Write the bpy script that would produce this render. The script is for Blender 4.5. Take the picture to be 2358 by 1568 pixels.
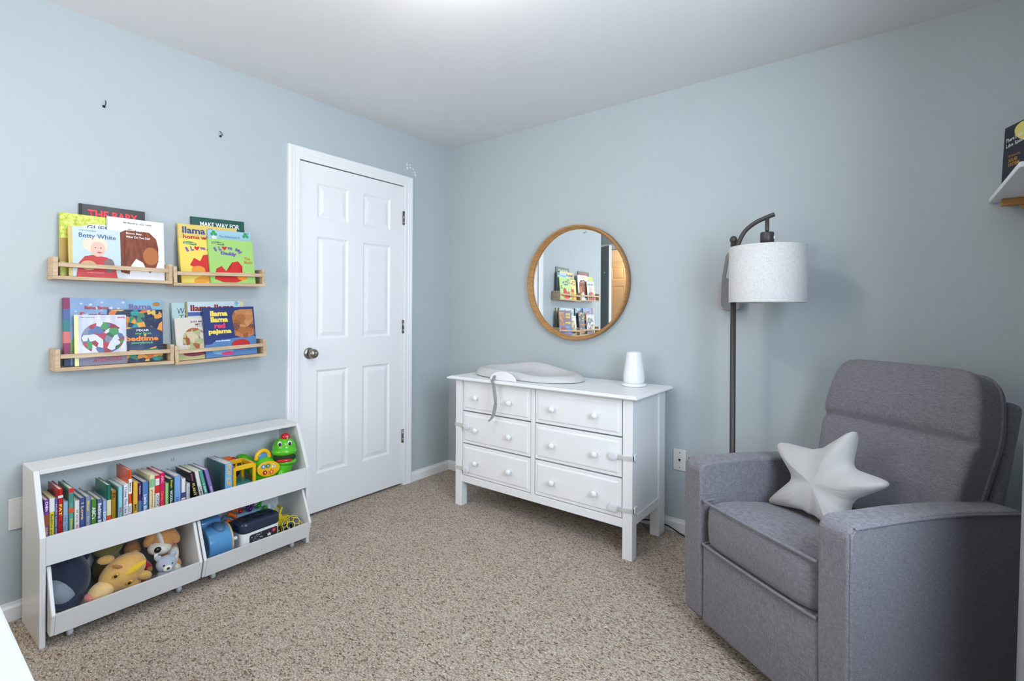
import bpy, bmesh, math, random
from mathutils import Vector, Matrix
random.seed(7)
for o in list(bpy.data.objects): bpy.data.objects.remove(o)
SC = bpy.context.scene
COL = SC.collection
R = math.radians

# ------------------------------------------------------------------ camera
FOC, YAW, ROLL = 1147.0, R(37.5275), R(0.31)
cam_d = bpy.data.cameras.new('camera'); cam = bpy.data.objects.new('camera', cam_d); COL.objects.link(cam)
cam_d.sensor_fit = 'HORIZONTAL'; cam_d.sensor_width = 36.0; cam_d.lens = FOC / 2358 * 36
cam_d.shift_y = -65.0 / 2358; cam_d.clip_start = 0.02
fw = Vector((-math.sin(YAW), math.cos(YAW), 0)); rt = Vector((math.cos(YAW), math.sin(YAW), 0)); up = Vector((0, 0, 1))
cr, sr = math.cos(ROLL), math.sin(ROLL)
cx_, cy_ = rt * cr + up * sr, up * cr - rt * sr
m = Matrix((cx_, cy_, -fw)).transposed().to_4x4(); m.translation = Vector((2.7043, -2.7340, 1.2003))
cam.matrix_world = m
SC.camera = cam

# ------------------------------------------------------------------ light
W = bpy.data.worlds.new('world'); SC.world = W; W.use_nodes = True
wn = W.node_tree.nodes; bg = wn['Background']
bg.inputs[0].default_value = (.62, .75, 1.0, 1); bg.inputs[1].default_value = 1.0
SC.view_settings.view_transform = 'Standard'; SC.view_settings.look = 'None'
SC.view_settings.gamma = 1.0; SC.view_settings.use_curve_mapping = False
SC.view_settings.exposure = 0.13
def area(name, loc, rot, sx, sy, power, col):
    l = bpy.data.lights.new(name, 'AREA'); l.shape = 'RECTANGLE'; l.size = sx; l.size_y = sy; l.energy = power; l.color = col
    o = bpy.data.objects.new(name, l); COL.objects.link(o); o.location = loc; o.rotation_euler = rot; return o
# daylight entering by the side window (right wall) and by an added, unseen window behind the camera
area('side_window_daylight', (3.33, -1.90, 1.52), (0, R(90), 0), 1.16, 1.16, 56, (.73, .85, 1.0))
area('front_window_fill', (.85, -3.53, 1.55), (R(90), 0, 0), 1.18, 1.2, 18, (1.0, .98, .95))  # fill from the added front window, set left to steer the light
LAMP, HALL_POWER = 54, 14

# ------------------------------------------------------------------ materials
def lin(c):
    f = lambda v: v / 12.92 if v <= .04045 else ((v + .055) / 1.055) ** 2.4
    return tuple(f(x / 255) for x in c) + (1,)
MATS = {}
def mat(name, rgb, rough=.55, var=.05, scale=30, bump=0, bscale=200, metal=0, spec=.4, raw=False, coat=0, trans=0, emit=None, sheen=0):
    if name in MATS: return MATS[name]
    M = bpy.data.materials.new(name); M.use_nodes = True; MATS[name] = M
    nt = M.node_tree; n = nt.nodes; l = nt.links; p = n['Principled BSDF']
    c = tuple(rgb) + (1,) if raw else lin(rgb)
    tc = n.new('ShaderNodeTexCoord'); ns = n.new('ShaderNodeTexNoise'); ns.inputs['Scale'].default_value = scale; ns.inputs['Detail'].default_value = 3
    l.new(tc.outputs['Object'], ns.inputs['Vector'])
    mx = n.new('ShaderNodeMix'); mx.data_type = 'RGBA'
    mx.inputs[6].default_value = tuple(max(0, x * (1 - var)) for x in c[:3]) + (1,)
    mx.inputs[7].default_value = tuple(min(1, x * (1 + var)) for x in c[:3]) + (1,)
    l.new(ns.outputs['Fac'], mx.inputs[0]); l.new(mx.outputs[2], p.inputs['Base Color'])
    p.inputs['Roughness'].default_value = rough; p.inputs['Metallic'].default_value = metal
    p.inputs['Specular IOR Level'].default_value = spec; p.inputs['Coat Weight'].default_value = coat
    p.inputs['Transmission Weight'].default_value = trans
    if sheen: p.inputs['Sheen Weight'].default_value = sheen
    if emit: p.inputs['Emission Color'].default_value = tuple(emit[:3]) + (1,); p.inputs['Emission Strength'].default_value = emit[3]
    if bump:
        nb = n.new('ShaderNodeTexNoise'); nb.inputs['Scale'].default_value = bscale; nb.inputs['Detail'].default_value = 4
        l.new(tc.outputs['Object'], nb.inputs['Vector'])
        b = n.new('ShaderNodeBump'); b.inputs['Strength'].default_value = min(1, bump); b.inputs['Distance'].default_value = .002
        l.new(nb.outputs['Fac'], b.inputs['Height']); l.new(b.outputs['Normal'], p.inputs['Normal'])
    return M
def ramp_mat(name, stops, kind='noise', scale=(1, 1, 1), nscale=5, detail=4, rough=.5, bump=0, bdist=.002, dist=0, sheen=0, coat=0, bnode=None):
    """colour ramp over a stretched noise / voronoi / wave"""
    M = bpy.data.materials.new(name); M.use_nodes = True; MATS[name] = M
    nt = M.node_tree; n = nt.nodes; l = nt.links; p = n['Principled BSDF']
    tc = n.new('ShaderNodeTexCoord'); mp = n.new('ShaderNodeMapping'); mp.inputs['Scale'].default_value = scale
    l.new(tc.outputs['Object'], mp.inputs['Vector'])
    if kind == 'noise':
        t = n.new('ShaderNodeTexNoise'); t.inputs['Scale'].default_value = nscale; t.inputs['Detail'].default_value = detail; t.inputs['Distortion'].default_value = dist; out = t.outputs['Fac']
    elif kind == 'voronoi':
        t = n.new('ShaderNodeTexVoronoi'); t.inputs['Scale'].default_value = nscale; out = t.outputs['Color']
    else:
        t = n.new('ShaderNodeTexWave'); t.inputs['Scale'].default_value = nscale; t.inputs['Distortion'].default_value = dist; t.inputs['Detail'].default_value = detail; out = t.outputs['Fac']
    l.new(mp.outputs['Vector'], t.inputs['Vector'])
    r = n.new('ShaderNodeValToRGB'); els = r.color_ramp.elements
    while len(els) < len(stops): els.new(.5)
    for e, (pos, c) in zip(els, stops): e.position = pos; e.color = lin(c)
    if kind == 'voronoi':
        s = n.new('ShaderNodeSeparateColor'); l.new(out, s.inputs[0]); l.new(s.outputs[0], r.inputs[0])
    else: l.new(out, r.inputs[0])
    l.new(r.outputs[0], p.inputs['Base Color']); p.inputs['Roughness'].default_value = rough; p.inputs['Specular IOR Level'].default_value = .3
    p.inputs['Coat Weight'].default_value = coat
    if sheen: p.inputs['Sheen Weight'].default_value = sheen
    if bump:
        b = n.new('ShaderNodeBump'); b.inputs['Strength'].default_value = bump; b.inputs['Distance'].default_value = bdist
        src = out
        if kind == 'voronoi': src = t.outputs['Distance']; b.invert = True
        l.new(src, b.inputs['Height']); l.new(b.outputs['Normal'], p.inputs['Normal'])
    return M
WALL = mat('blue_grey_wall_paint', (.478, .530, .548), .75, .015, 3, .12, 90, raw=True, spec=.25)
CEIL = mat('ceiling_paint', (.75, .75, .755), .85, .02, 4, .25, 60, raw=True, spec=.2)
WHITE = mat('white_paint', (.87, .875, .88), .38, .01, 8, raw=True)
WHITE2 = mat('white_laminate', (.73, .73, .725), .33, .01, 8, raw=True)
BACKP = mat('bookcase_back_board', (.66, .72, .73), .5, .02, 8, raw=True)
STEEL = mat('brushed_nickel', (150, 145, 138), .28, .05, 60, metal=1)
PLATEW = mat('white_plastic_plate', (225, 224, 218), .35, .01)
BLACK = mat('black_metal', (18, 18, 20), .4, .1)
DARKM = mat('dark_bronze_metal', (62, 58, 56), .42, .06, 60, spec=.5)
WOODL = ramp_mat('pale_pine', [(.25, (178, 150, 118)), (.55, (206, 180, 148)), (.8, (222, 199, 168))], 'noise', (14, 1.2, 14), 5, 5, .55, .08)
WOODF = ramp_mat('oiled_oak', [(.2, (150, 108, 62)), (.55, (178, 132, 80)), (.85, (196, 152, 98))], 'noise', (3, 20, 3), 6, 5, .5, .06)
PAGES = mat('page_paper', (226, 220, 205), .85, .06, 300)
PAPERW = mat('white_card', (236, 236, 234), .6, .02)
GLASS = mat('mirror_glass', (.92, .94, .94), .0, 0, raw=True, metal=1)
# carpet: looped pile, flecked beige
def carpet():
    M = bpy.data.materials.new('berber_carpet'); M.use_nodes = True
    nt = M.node_tree; n = nt.nodes; l = nt.links; p = n['Principled BSDF']
    tc = n.new('ShaderNodeTexCoord'); mp = n.new('ShaderNodeMapping'); mp.inputs['Rotation'].default_value = (0, 0, R(-28)); mp.inputs['Scale'].default_value = (1.0, 1.95, 1)
    l.new(tc.outputs['Object'], mp.inputs['Vector'])
    dn = n.new('ShaderNodeTexNoise'); dn.inputs['Scale'].default_value = 60; l.new(mp.outputs[0], dn.inputs['Vector'])
    ad = n.new('ShaderNodeMix'); ad.data_type = 'RGBA'; ad.blend_type = 'LINEAR_LIGHT'; ad.inputs[0].default_value = .010
    l.new(mp.outputs[0], ad.inputs[6]); l.new(dn.outputs['Color'], ad.inputs[7])
    v = n.new('ShaderNodeTexVoronoi'); v.inputs['Scale'].default_value = 125; v.inputs['Randomness'].default_value = .8; l.new(ad.outputs[2], v.inputs['Vector'])
    sp = n.new('ShaderNodeSeparateColor'); l.new(v.outputs['Color'], sp.inputs[0])
    rp = n.new('ShaderNodeValToRGB'); e = rp.color_ramp.elements
    for pos, c in ((.04, (136, 106, 82)), (.17, (212, 188, 163)), (.62, (224, 206, 186)), (1, (240, 229, 215))):
        if pos in (.04,): e[0].position = pos; e[0].color = lin(c)
        elif pos == 1: e[-1].position = 1; e[-1].color = lin(c)
        else: k = e.new(pos); k.color = lin(c)
    l.new(sp.outputs[0], rp.inputs[0])
    dk = n.new('ShaderNodeMapRange'); dk.inputs[1].default_value = .0; dk.inputs[2].default_value = .75; dk.inputs[3].default_value = 1.12; dk.inputs[4].default_value = .42
    l.new(v.outputs['Distance'], dk.inputs[0])
    big = n.new('ShaderNodeTexNoise'); big.inputs['Scale'].default_value = 6; l.new(tc.outputs['Object'], big.inputs['Vector'])
    bm_ = n.new('ShaderNodeMapRange'); bm_.inputs[3].default_value = .93; bm_.inputs[4].default_value = 1.07; l.new(big.outputs['Fac'], bm_.inputs[0])
    m1 = n.new('ShaderNodeMath'); m1.operation = 'MULTIPLY'; l.new(dk.outputs[0], m1.inputs[0]); l.new(bm_.outputs[0], m1.inputs[1])
    mm = n.new('ShaderNodeMix'); mm.data_type = 'RGBA'; mm.blend_type = 'MULTIPLY'; mm.inputs[0].default_value = 1
    cb = n.new('ShaderNodeCombineColor'); [l.new(m1.outputs[0], cb.inputs[i]) for i in range(3)]
    l.new(rp.outputs[0], mm.inputs[6]); l.new(cb.outputs[0], mm.inputs[7]); l.new(mm.outputs[2], p.inputs['Base Color'])
    b = n.new('ShaderNodeBump'); b.invert = True; b.inputs['Strength'].default_value = .9; b.inputs['Distance'].default_value = .004
    l.new(v.outputs['Distance'], b.inputs['Height']); l.new(b.outputs[0], p.inputs['Normal'])
    p.inputs['Roughness'].default_value = .95; p.inputs['Specular IOR Level'].default_value = .1; p.inputs['Sheen Weight'].default_value = .1
    return M
CARPET = carpet()
def weave(name, a, b, s=1.0):
    """two-tone woven cloth: crossed stretched noises"""
    M = bpy.data.materials.new(name); M.use_nodes = True
    nt = M.node_tree; n = nt.nodes; l = nt.links; p = n['Principled BSDF']
    tc = n.new('ShaderNodeTexCoord'); fs = []
    for sc in ((700 * s, 700 * s, 60 * s), (70 * s, 70 * s, 700 * s)):
        mp = n.new('ShaderNodeMapping'); mp.inputs['Scale'].default_value = sc; l.new(tc.outputs['Object'], mp.inputs['Vector'])
        t = n.new('ShaderNodeTexNoise'); t.inputs['Scale'].default_value = 1; t.inputs['Detail'].default_value = 3; l.new(mp.outputs[0], t.inputs['Vector']); fs.append(t.outputs['Fac'])
    ad = n.new('ShaderNodeMath'); ad.operation = 'ADD'; l.new(fs[0], ad.inputs[0]); l.new(fs[1], ad.inputs[1])
    mr = n.new('ShaderNodeMapRange'); mr.inputs[1].default_value = .72; mr.inputs[2].default_value = 1.28; l.new(ad.outputs[0], mr.inputs[0])
    mx = n.new('ShaderNodeMix'); mx.data_type = 'RGBA'; mx.inputs[6].default_value = lin(a); mx.inputs[7].default_value = lin(b); l.new(mr.outputs[0], mx.inputs[0])
    l.new(mx.outputs[2], p.inputs['Base Color'])
    bp = n.new('ShaderNodeBump'); bp.inputs['Strength'].default_value = .35; bp.inputs['Distance'].default_value = .001; l.new(ad.outputs[0], bp.inputs['Height']); l.new(bp.outputs[0], p.inputs['Normal'])
    p.inputs['Roughness'].default_value = .9; p.inputs['Specular IOR Level'].default_value = .15; p.inputs['Sheen Weight'].default_value = .15
    return M
LINEN = weave('grey_linen', (102, 100, 106), (140, 137, 143))
SHADE = weave('white_linen_shade', (196, 195, 193), (222, 221, 219), .9)
def plush(name, rgb): return mat('plush_' + name, rgb, .95, .12, 90, .9, 260, sheen=.4, spec=.1)
def gloss(name, rgb): return mat('gloss_' + name, rgb, .22, .02, 20, coat=.3)

# ------------------------------------------------------------------ mesh helpers
def obj(name, bm, material, parent=None, smooth=False, loc=None, rot=None):
    me = bpy.data.meshes.new(name)
    if isinstance(bm, bpy.types.Mesh): me = bm
    else: bm.to_mesh(me); bm.free()
    if material and not me.materials: me.materials.append(material)
    if smooth:
        for f in me.polygons: f.use_smooth = True
    o = bpy.data.objects.new(name, me); COL.objects.link(o)
    if parent: o.parent = parent
    if loc: o.location = loc
    if rot: o.rotation_euler = rot
    return o
def thing(name, label, cat, loc=(0, 0, 0), rot=(0, 0, 0), group=None):
    o = bpy.data.objects.new(name, None); COL.objects.link(o); o.location = loc; o.rotation_euler = rot; o.empty_display_size = .05
    return tag(o, label, cat, group)
def tag(o, label, cat, group=None):
    o['label'] = label; o['category'] = cat
    if group: o['group'] = group
    return o
def struct(o, label=None, cat=None):
    o['kind'] = 'structure'
    if label: o['label'] = label
    if cat: o['category'] = cat
    return o
def nb(): return bmesh.new()
def box(bm, lo, hi, bev=0, seg=2):
    lo, hi = [min(a, b) for a, b in zip(lo, hi)], [max(a, b) for a, b in zip(lo, hi)]
    t = bmesh.new()
    v = [t.verts.new((x, y, z)) for x in (lo[0], hi[0]) for y in (lo[1], hi[1]) for z in (lo[2], hi[2])]
    for f in ((0, 1, 3, 2), (4, 6, 7, 5), (0, 4, 5, 1), (2, 3, 7, 6), (0, 2, 6, 4), (1, 5, 7, 3)): t.faces.new([v[i] for i in f])
    if bev: bmesh.ops.bevel(t, geom=list(t.edges), offset=bev, segments=seg, affect='EDGES', profile=.5)
    return join(bm, t)
def join(bm, t, mtx=None):
    if mtx is not None: t.transform(mtx)
    me = bpy.data.meshes.new('tmp'); t.to_mesh(me); t.free(); bm.from_mesh(me); bpy.data.meshes.remove(me); return bm
def bx(lo, hi, bev=0, seg=2): return box(nb(), lo, hi, bev, seg)
def lathe(prof, n=32, caps=True, axis='z'):
    bm = nb(); rings = []
    for r, z in prof:
        if r < 1e-6: rings.append([bm.verts.new((0, 0, z))])
        else: rings.append([bm.verts.new((r * math.cos(2 * math.pi * i / n), r * math.sin(2 * math.pi * i / n), z)) for i in range(n)])
    for a, b in zip(rings, rings[1:]):
        for i in range(n):
            j = (i + 1) % n
            if len(a) == 1 and len(b) == 1: continue
            if len(a) == 1: bm.faces.new((a[0], b[i], b[j]))
            elif len(b) == 1: bm.faces.new((a[i], a[j], b[0]))
            else: bm.faces.new((a[i], a[j], b[j], b[i]))
    if caps:
        for rg in (rings[0], rings[-1]):
            if len(rg) > 2: bm.faces.new(rg)
    bmesh.ops.recalc_face_normals(bm, faces=bm.faces)
    if axis == 'x': bm.transform(Matrix.Rotation(R(90), 4, 'Y'))
    if axis == '-y': bm.transform(Matrix.Rotation(R(90), 4, 'X'))
    return bm
def tube(path, r, n=8, closed=False, bm=None, flat=None):
    bm = bm or nb(); P = [Vector(p) for p in path]; N = len(P); rings = []; last = None
    rr = r if isinstance(r, (list, tuple)) else [r] * N
    for i in range(N):
        a = P[(i - 1) % N] if (closed or i) else P[0]; b = P[(i + 1) % N] if (closed or i < N - 1) else P[-1]
        t = (b - a).normalized()
        if last is None: u = t.cross(Vector((0, 0, 1)) if abs(t.z) < .9 else Vector((1, 0, 0))).normalized()
        else: u = (last - t * last.dot(t)).normalized()
        last = u; w = t.cross(u)
        sx, sy = (rr[i], rr[i]) if not flat else flat
        rings.append([bm.verts.new(P[i] + u * sx * math.cos(2 * math.pi * k / n) + w * sy * math.sin(2 * math.pi * k / n)) for k in range(n)])
    for i in range(N if closed else N - 1):
        a, b = rings[i], rings[(i + 1) % N]
        for k in range(n): bm.faces.new((a[k], a[(k + 1) % n], b[(k + 1) % n], b[k]))
    if not closed: bm.faces.new(rings[0][::-1]); bm.faces.new(rings[-1])
    bmesh.ops.recalc_face_normals(bm, faces=bm.faces)
    return bm
def smooth_path(pts, k=6):
    P = [Vector(p) for p in pts]; out = []
    for i in range(len(P) - 1):
        p0, p1, p2, p3 = P[max(i - 1, 0)], P[i], P[i + 1], P[min(i + 2, len(P) - 1)]
        for j in range(k):
            t = j / k; out.append(.5 * ((2 * p1) + (p2 - p0) * t + (2 * p0 - 5 * p1 + 4 * p2 - p3) * t * t + (3 * p1 - p0 - 3 * p2 + p3) * t ** 3))
    return out + [P[-1]]
def ell(c, r, rot=None, seg=20, rings=12, bm=None):
    t = bmesh.new(); bmesh.ops.create_uvsphere(t, u_segments=seg, v_segments=rings, radius=1)
    M_ = Matrix.Translation(c) @ (Matrix.LocRotScale(None, __import__('mathutils').Euler(rot), None) if rot else Matrix.Identity(4)) @ Matrix.Diagonal((*r, 1))
    return join(bm or nb(), t, M_)
def puff(c, r, e=5, n=12, bm=None, fn=None):
    """rounded cushion: cube grid pulled onto a superellipsoid"""
    bm = bm or nb(); t = bmesh.new(); bmesh.ops.create_cube(t, size=2)
    bmesh.ops.subdivide_edges(t, edges=list(t.edges), cuts=n, use_grid_fill=True)
    for v in t.verts:
        p = v.co; k = sum(abs(x) ** e for x in p) ** (1 / e)
        q = p / k
        if fn: q = fn(q)
        v.co = Vector((c[0] + q.x * r[0], c[1] + q.y * r[1], c[2] + q.z * r[2]))
    return join(bm, t)
def prism(pts, lo, hi, axis, bev=0, seg=2):
    """polygon pts (u,v) extruded along axis from lo to hi; axis 'y': (x,z); 'x': (y,z); 'z': (x,y)"""
    bm = nb(); mk = {'y': lambda u, v, a: (u, a, v), 'x': lambda u, v, a: (a, u, v), 'z': lambda u, v, a: (u, v, a)}[axis]
    A = [bm.verts.new(mk(u, v, lo)) for u, v in pts]; B = [bm.verts.new(mk(u, v, hi)) for u, v in pts]; n = len(pts)
    bm.faces.new(A); bm.faces.new(B[::-1])
    for i in range(n): bm.faces.new((A[i], B[i], B[(i + 1) % n], A[(i + 1) % n]))
    bmesh.ops.recalc_face_normals(bm, faces=bm.faces)
    if bev: bmesh.ops.bevel(bm, geom=[e for e in bm.edges if len(e.link_faces) == 2 and e.calc_face_angle(0) > .5], offset=bev, segments=seg, affect='EDGES', profile=.5)
    return bm
def round_rect(u0, u1, v0, v1, r, n=5):
    out = []
    for cu, cv, a0 in ((u1 - r, v1 - r, 0), (u0 + r, v1 - r, 90), (u0 + r, v0 + r, 180), (u1 - r, v0 + r, 270)):
        out += [(cu + r * math.cos(R(a0 + 90 * i / n)), cv + r * math.sin(R(a0 + 90 * i / n))) for i in range(n + 1)]
    return out
# flat print: text and shapes.  plane 'yz': faces +x (u -> +y, v -> +z); 'xz': faces -y (u -> +x, v -> +z); 'spine': faces +x, reads downwards
PL = {'yz': Matrix(((0, 0, 1, 0), (1, 0, 0, 0), (0, 1, 0, 0), (0, 0, 0, 1))),
      'xz': Matrix(((1, 0, 0, 0), (0, 0, -1, 0), (0, 1, 0, 0), (0, 0, 0, 1))),
      'spine': Matrix(((0, 0, 1, 0), (0, 1, 0, 0), (-1, 0, 0, 0), (0, 0, 0, 1)))}
INK = {}
def ink(rgb):
    if rgb not in INK: INK[rgb] = mat('print_%d_%d_%d' % rgb, rgb, .45, .02, 40)
    return INK[rgb]
def text(s, parent, pos, w, h, rgb, plane='yz', bold=.0, name='lettering', angle=0, shear=0, fit=True):
    """text centred at pos, at most w wide, h = cap height"""
    c = bpy.data.curves.new('txt', 'FONT'); c.body = s; c.align_x = 'CENTER'; c.align_y = 'CENTER'; c.offset = bold; c.resolution_u = 2; c.shear = shear
    c.space_line = .9
    t = bpy.data.objects.new('txt', c); me = bpy.data.meshes.new_from_object(t); bpy.data.objects.remove(t); bpy.data.curves.remove(c)
    xs = [v.co.x for v in me.vertices]; ys = [v.co.y for v in me.vertices]
    if not xs: return
    tw, th = max(xs) - min(xs), max(ys) - min(ys); mx, my = (max(xs) + min(xs)) / 2, (max(ys) + min(ys)) / 2
    sx = w / tw; sy = h / th
    if not fit: sx = sy = min(sx, sy)
    me.transform(Matrix.Translation(pos) @ PL[plane] @ Matrix.Rotation(angle, 4, 'Z') @ Matrix.Diagonal((sx, sy, 1, 1)) @ Matrix.Translation((-mx, -my, 0)))
    me.name = name
    return obj(name, me, ink(rgb), parent)
def patch(parent, pts, x, rgb, plane='yz', name='cover_picture', material=None):
    """flat printed shape: polygon (u,v) in local plane at offset x"""
    bm = nb(); vs = [bm.verts.new(PL[plane] @ Vector((u, v, x))) for u, v in pts]; bm.faces.new(vs)
    bmesh.ops.triangulate(bm, faces=bm.faces)
    return obj(name, bm, material or ink(rgb), parent)
def oval(cu, cv, ru, rv, n=20, a=0):
    return [(cu + ru * math.cos(t) * math.cos(a) - rv * math.sin(t) * math.sin(a), cv + ru * math.cos(t) * math.sin(a) + rv * math.sin(t) * math.cos(a)) for t in [2 * math.pi * i / n for i in range(n)]]
def starp(cu, cv, r1, r2=None, a=0, k=5):
    r2 = r2 or r1 * .42
    return [(cu + (r1 if i % 2 == 0 else r2) * math.sin(a + math.pi * i / k), cv + (r1 if i % 2 == 0 else r2) * math.cos(a + math.pi * i / k)) for i in range(2 * k)]

# ================================================================== room
CH, XR, YF, YC = 2.44, 3.25, -3.45, -2.50      # ceiling height, right wall, front wall, left wall's outer corner
XA = -0.95                                     # alcove (entry) left end
DY0, DY1, DZ = -1.219, -0.453, 2.074           # closet door opening
struct(obj('floor', bx((XA - .1, YF - .1, -.1), (XR + .1, .1, 0)), CARPET), 'flecked beige looped carpet', 'carpet')
struct(obj('ceiling', bx((XA - .1, YF - .1, CH), (XR + .1, .1, CH + .1)), CEIL), 'plain white painted ceiling', 'ceiling')
b = nb(); box(b, (-.1, YC, 0), (0, DY0, CH)); box(b, (-.1, DY1, 0), (0, 0, CH)); box(b, (-.1, DY0, DZ), (0, DY1, CH))
struct(obj('wall_left', b, WALL), 'pale blue-grey wall with the white door and picture ledges', 'wall')
struct(obj('wall_back', bx((-.1, 0, 0), (XR + .1, .1, CH)), WALL), 'pale blue-grey wall behind the dresser and armchair', 'wall')
b = nb(); WY0, WY1, WZ0, WZ1 = -2.50, -1.30, .92, 2.12
box(b, (XR, YF, 0), (XR + .1, WY0, CH)); box(b, (XR, WY1, 0), (XR + .1, 0, CH)); box(b, (XR, WY0, 0), (XR + .1, WY1, WZ0)); box(b, (XR, WY0, WZ1), (XR + .1, WY1, CH))
struct(obj('wall_right', b, WALL))
# front wall with entry doorway and an added window
EX0, EX1 = -.72, .06; FX0, FX1 = .25, 1.45
b = nb(); box(b, (XA - .1, YF - .1, 0), (EX0, YF, CH)); box(b, (EX0, YF - .1, 2.06), (EX1, YF, CH)); box(b, (EX1, YF - .1, 0), (FX0, YF, CH))
box(b, (FX0, YF - .1, 0), (FX1, YF, .92)); box(b, (FX0, YF - .1, 2.14), (FX1, YF, CH)); box(b, (FX1, YF - .1, 0), (XR + .1, YF, CH))
struct(obj('wall_front', b, WALL))
b = nb(); box(b, (XA - .1, YF, 0), (XA, YC + .1, CH)); box(b, (XA, YC, 0), (-.1, YC + .1, CH))
struct(obj('wall_alcove', b, WALL))
# windows: frame, sill, mullion, panes
PANE = mat('window_glass', (235, 240, 245), .0, 0, trans=1)
def window(name, axis, a0, a1, z0, z1, plane):
    r = struct(bpy.data.objects.new(name, None)); COL.objects.link(r)
    mk = (lambda a, d, z: (plane + d, a, z)) if axis == 'y' else (lambda a, d, z: (a, plane - d, z))
    f = nb(); t = .045
    for lo, hi in (((a0, -.012, z0), (a0 + t, .10, z1)), ((a1 - t, -.012, z0), (a1, .10, z1)), ((a0, -.012, z1 - t), (a1, .10, z1)), ((a0, -.012, z0), (a1, .10, z0 + t)), ((a0, .02, (z0 + z1) / 2 - .02), (a1, .06, (z0 + z1) / 2 + .02))): box(f, mk(*lo), mk(*hi))
    obj('window_frame', f, WHITE, r)
    obj('window_sill', bx(mk(a0 - .04, -.05, z0 - .02), mk(a1 + .04, .0, z0 + .005), .004), WHITE, r)
    return r
window('window_1', 'y', WY0, WY1, WZ0, WZ1, XR)
window('added_window', 'x', FX0, FX1, .92, 2.14, YF)  # unseen window added as a light source left of the camera
# baseboards
BP = [(0, 0), (.013, 0), (.013, .050), (.010, .056), (.008, .060), (.007, .070), (0, .070)]
def baseboard(name, runs, label=None):
    root = None
    for (axis, lo, hi, sgn, off) in runs:
        pts = [(off + sgn * u, v) for u, v in BP]
        o = obj(name if root is None else 'baseboard_run', prism(pts, lo, hi, axis), WHITE, root)
        if root is None: root = struct(o, label, 'baseboard' if label else None)
baseboard('baseboard_left', [('y', YC, -1.289, 1, 0), ('y', -.387, 0, 1, 0)], 'low white baseboard along the wall with the door')
baseboard('baseboard_back', [('x', 0, XR, -1, 0)], 'low white baseboard along the wall behind the dresser')
baseboard('baseboard_right', [('y', YF, 0, -1, XR)])
baseboard('baseboard_front', [('x', EX1 + .07, XR, 1, YF)])
# door casing: stepped profile mitred round the opening
def casing(name, y0, y1, zt, mk, label=None):
    prof = [(0, .0), (0, .011), (.006, .013), (.030, .013), (.034, .0155), (.046, .0155), (.050, .018), (.064, .019), (.070, .015), (.070, 0)]
    bm = nb(); cols = []
    for u, h in prof: cols.append([bm.verts.new(mk(h, *p)) for p in ((y0 - u, 0), (y0 - u, zt + u), (y1 + u, zt + u), (y1 + u, 0))])
    for a, c in zip(cols, cols[1:]):
        for i in range(3): bm.faces.new((a[i], a[i + 1], c[i + 1], c[i]))
    bmesh.ops.recalc_face_normals(bm, faces=bm.faces)
    o = struct(obj(name, bm, WHITE), label, 'door trim' if label else None); return o
casing('trim_1', DY0, DY1, DZ - .004, lambda h, y, z: (h, y, z), 'white stepped casing around the six-panel door')
j = nb(); box(j, (-.1, DY0 - .001, 0), (-.0, DY0 + .0012, DZ)); box(j, (-.1, DY1 - .0012, 0), (0, DY1 + .001, DZ)); box(j, (-.1, DY0, DZ - .0015), (0, DY1, DZ + .001))
box(j, (-.1, DY0, 0), (-.05, DY1, DZ)); obj('door_jamb', j, WHITE, bpy.data.objects['trim_1'])
# six-panel door leaf; local frame: u across, v up, front towards +w
PANELS = [(-1.105, -.890, 1.750, 1.957), (-.784, -.567, 1.750, 1.957), (-1.105, -.893, 1.037, 1.643), (-.784, -.568, 1.037, 1.643), (-1.105, -.893, .239, .852), (-.784, -.568, .239, .852)]
def door_leaf(root, y0, y1, z0, z1, panels, material, th=.036):
    bm = nb(); ys = sorted({y0, y1} | {p[0] for p in panels} | {p[1] for p in panels} ); zs = sorted({z0, z1} | {p[2] for p in panels} | {p[3] for p in panels})
    # merge nearly equal lines
    def mg(v):
        o = [v[0]]
        for x in v[1:]:
            if x - o[-1] > .006: o.append(x)
        return o
    ys, zs = mg(ys), mg(zs); sn = lambda v, L: min(L, key=lambda q: abs(q - v))
    cells = {(sn(a, ys), sn(b_, ys), sn(c, zs), sn(d, zs)) for a, b_, c, d in panels}
    for ya, yb in zip(ys, ys[1:]):
        for za, zb in zip(zs, zs[1:]):
            if (ya, yb, za, zb) in cells: continue
            bm.faces.new([bm.verts.new(q) for q in ((0, ya, za), (0, yb, za), (0, yb, zb), (0, ya, zb))])
    box(bm, (-th, y0, z0), (-.012, y1, z1))
    for q in (((0, y0, z0), (-th, y0, z0), (-th, y0, z1), (0, y0, z1)), ((0, y1, z0), (-th, y1, z0), (-th, y1, z1), (0, y1, z1)), ((0, y0, z1), (-th, y0, z1), (-th, y1, z1), (0, y1, z1)), ((0, y0, z0), (-th, y0, z0), (-th, y1, z0), (0, y1, z0))): bm.faces.new([bm.verts.new(v) for v in q])
    bmesh.ops.remove_doubles(bm, verts=bm.verts, dist=1e-5); bmesh.ops.recalc_face_normals(bm, faces=bm.faces)
    obj('leaf', bm, material, root)
    for a, b_, c, d in sorted(cells):
        pb = nb(); rings = []
        for ins, h in ((0, 0), (.004, -.0035), (.012, -.0085), (.017, -.0085), (.040, -.002), (.043, -.002)):
            rings.append([pb.verts.new((h, y, z)) for y, z in ((a + ins, c + ins), (b_ - ins, c + ins), (b_ - ins, d - ins), (a + ins, d - ins))])
        for r0, r1 in zip(rings, rings[1:]):
            for i in range(4): pb.faces.new((r0[i], r0[(i + 1) % 4], r1[(i + 1) % 4], r1[i]))
        pb.faces.new(rings[-1]); bmesh.ops.recalc_face_normals(pb, faces=pb.faces)
        obj('panel', pb, material, root)
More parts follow.
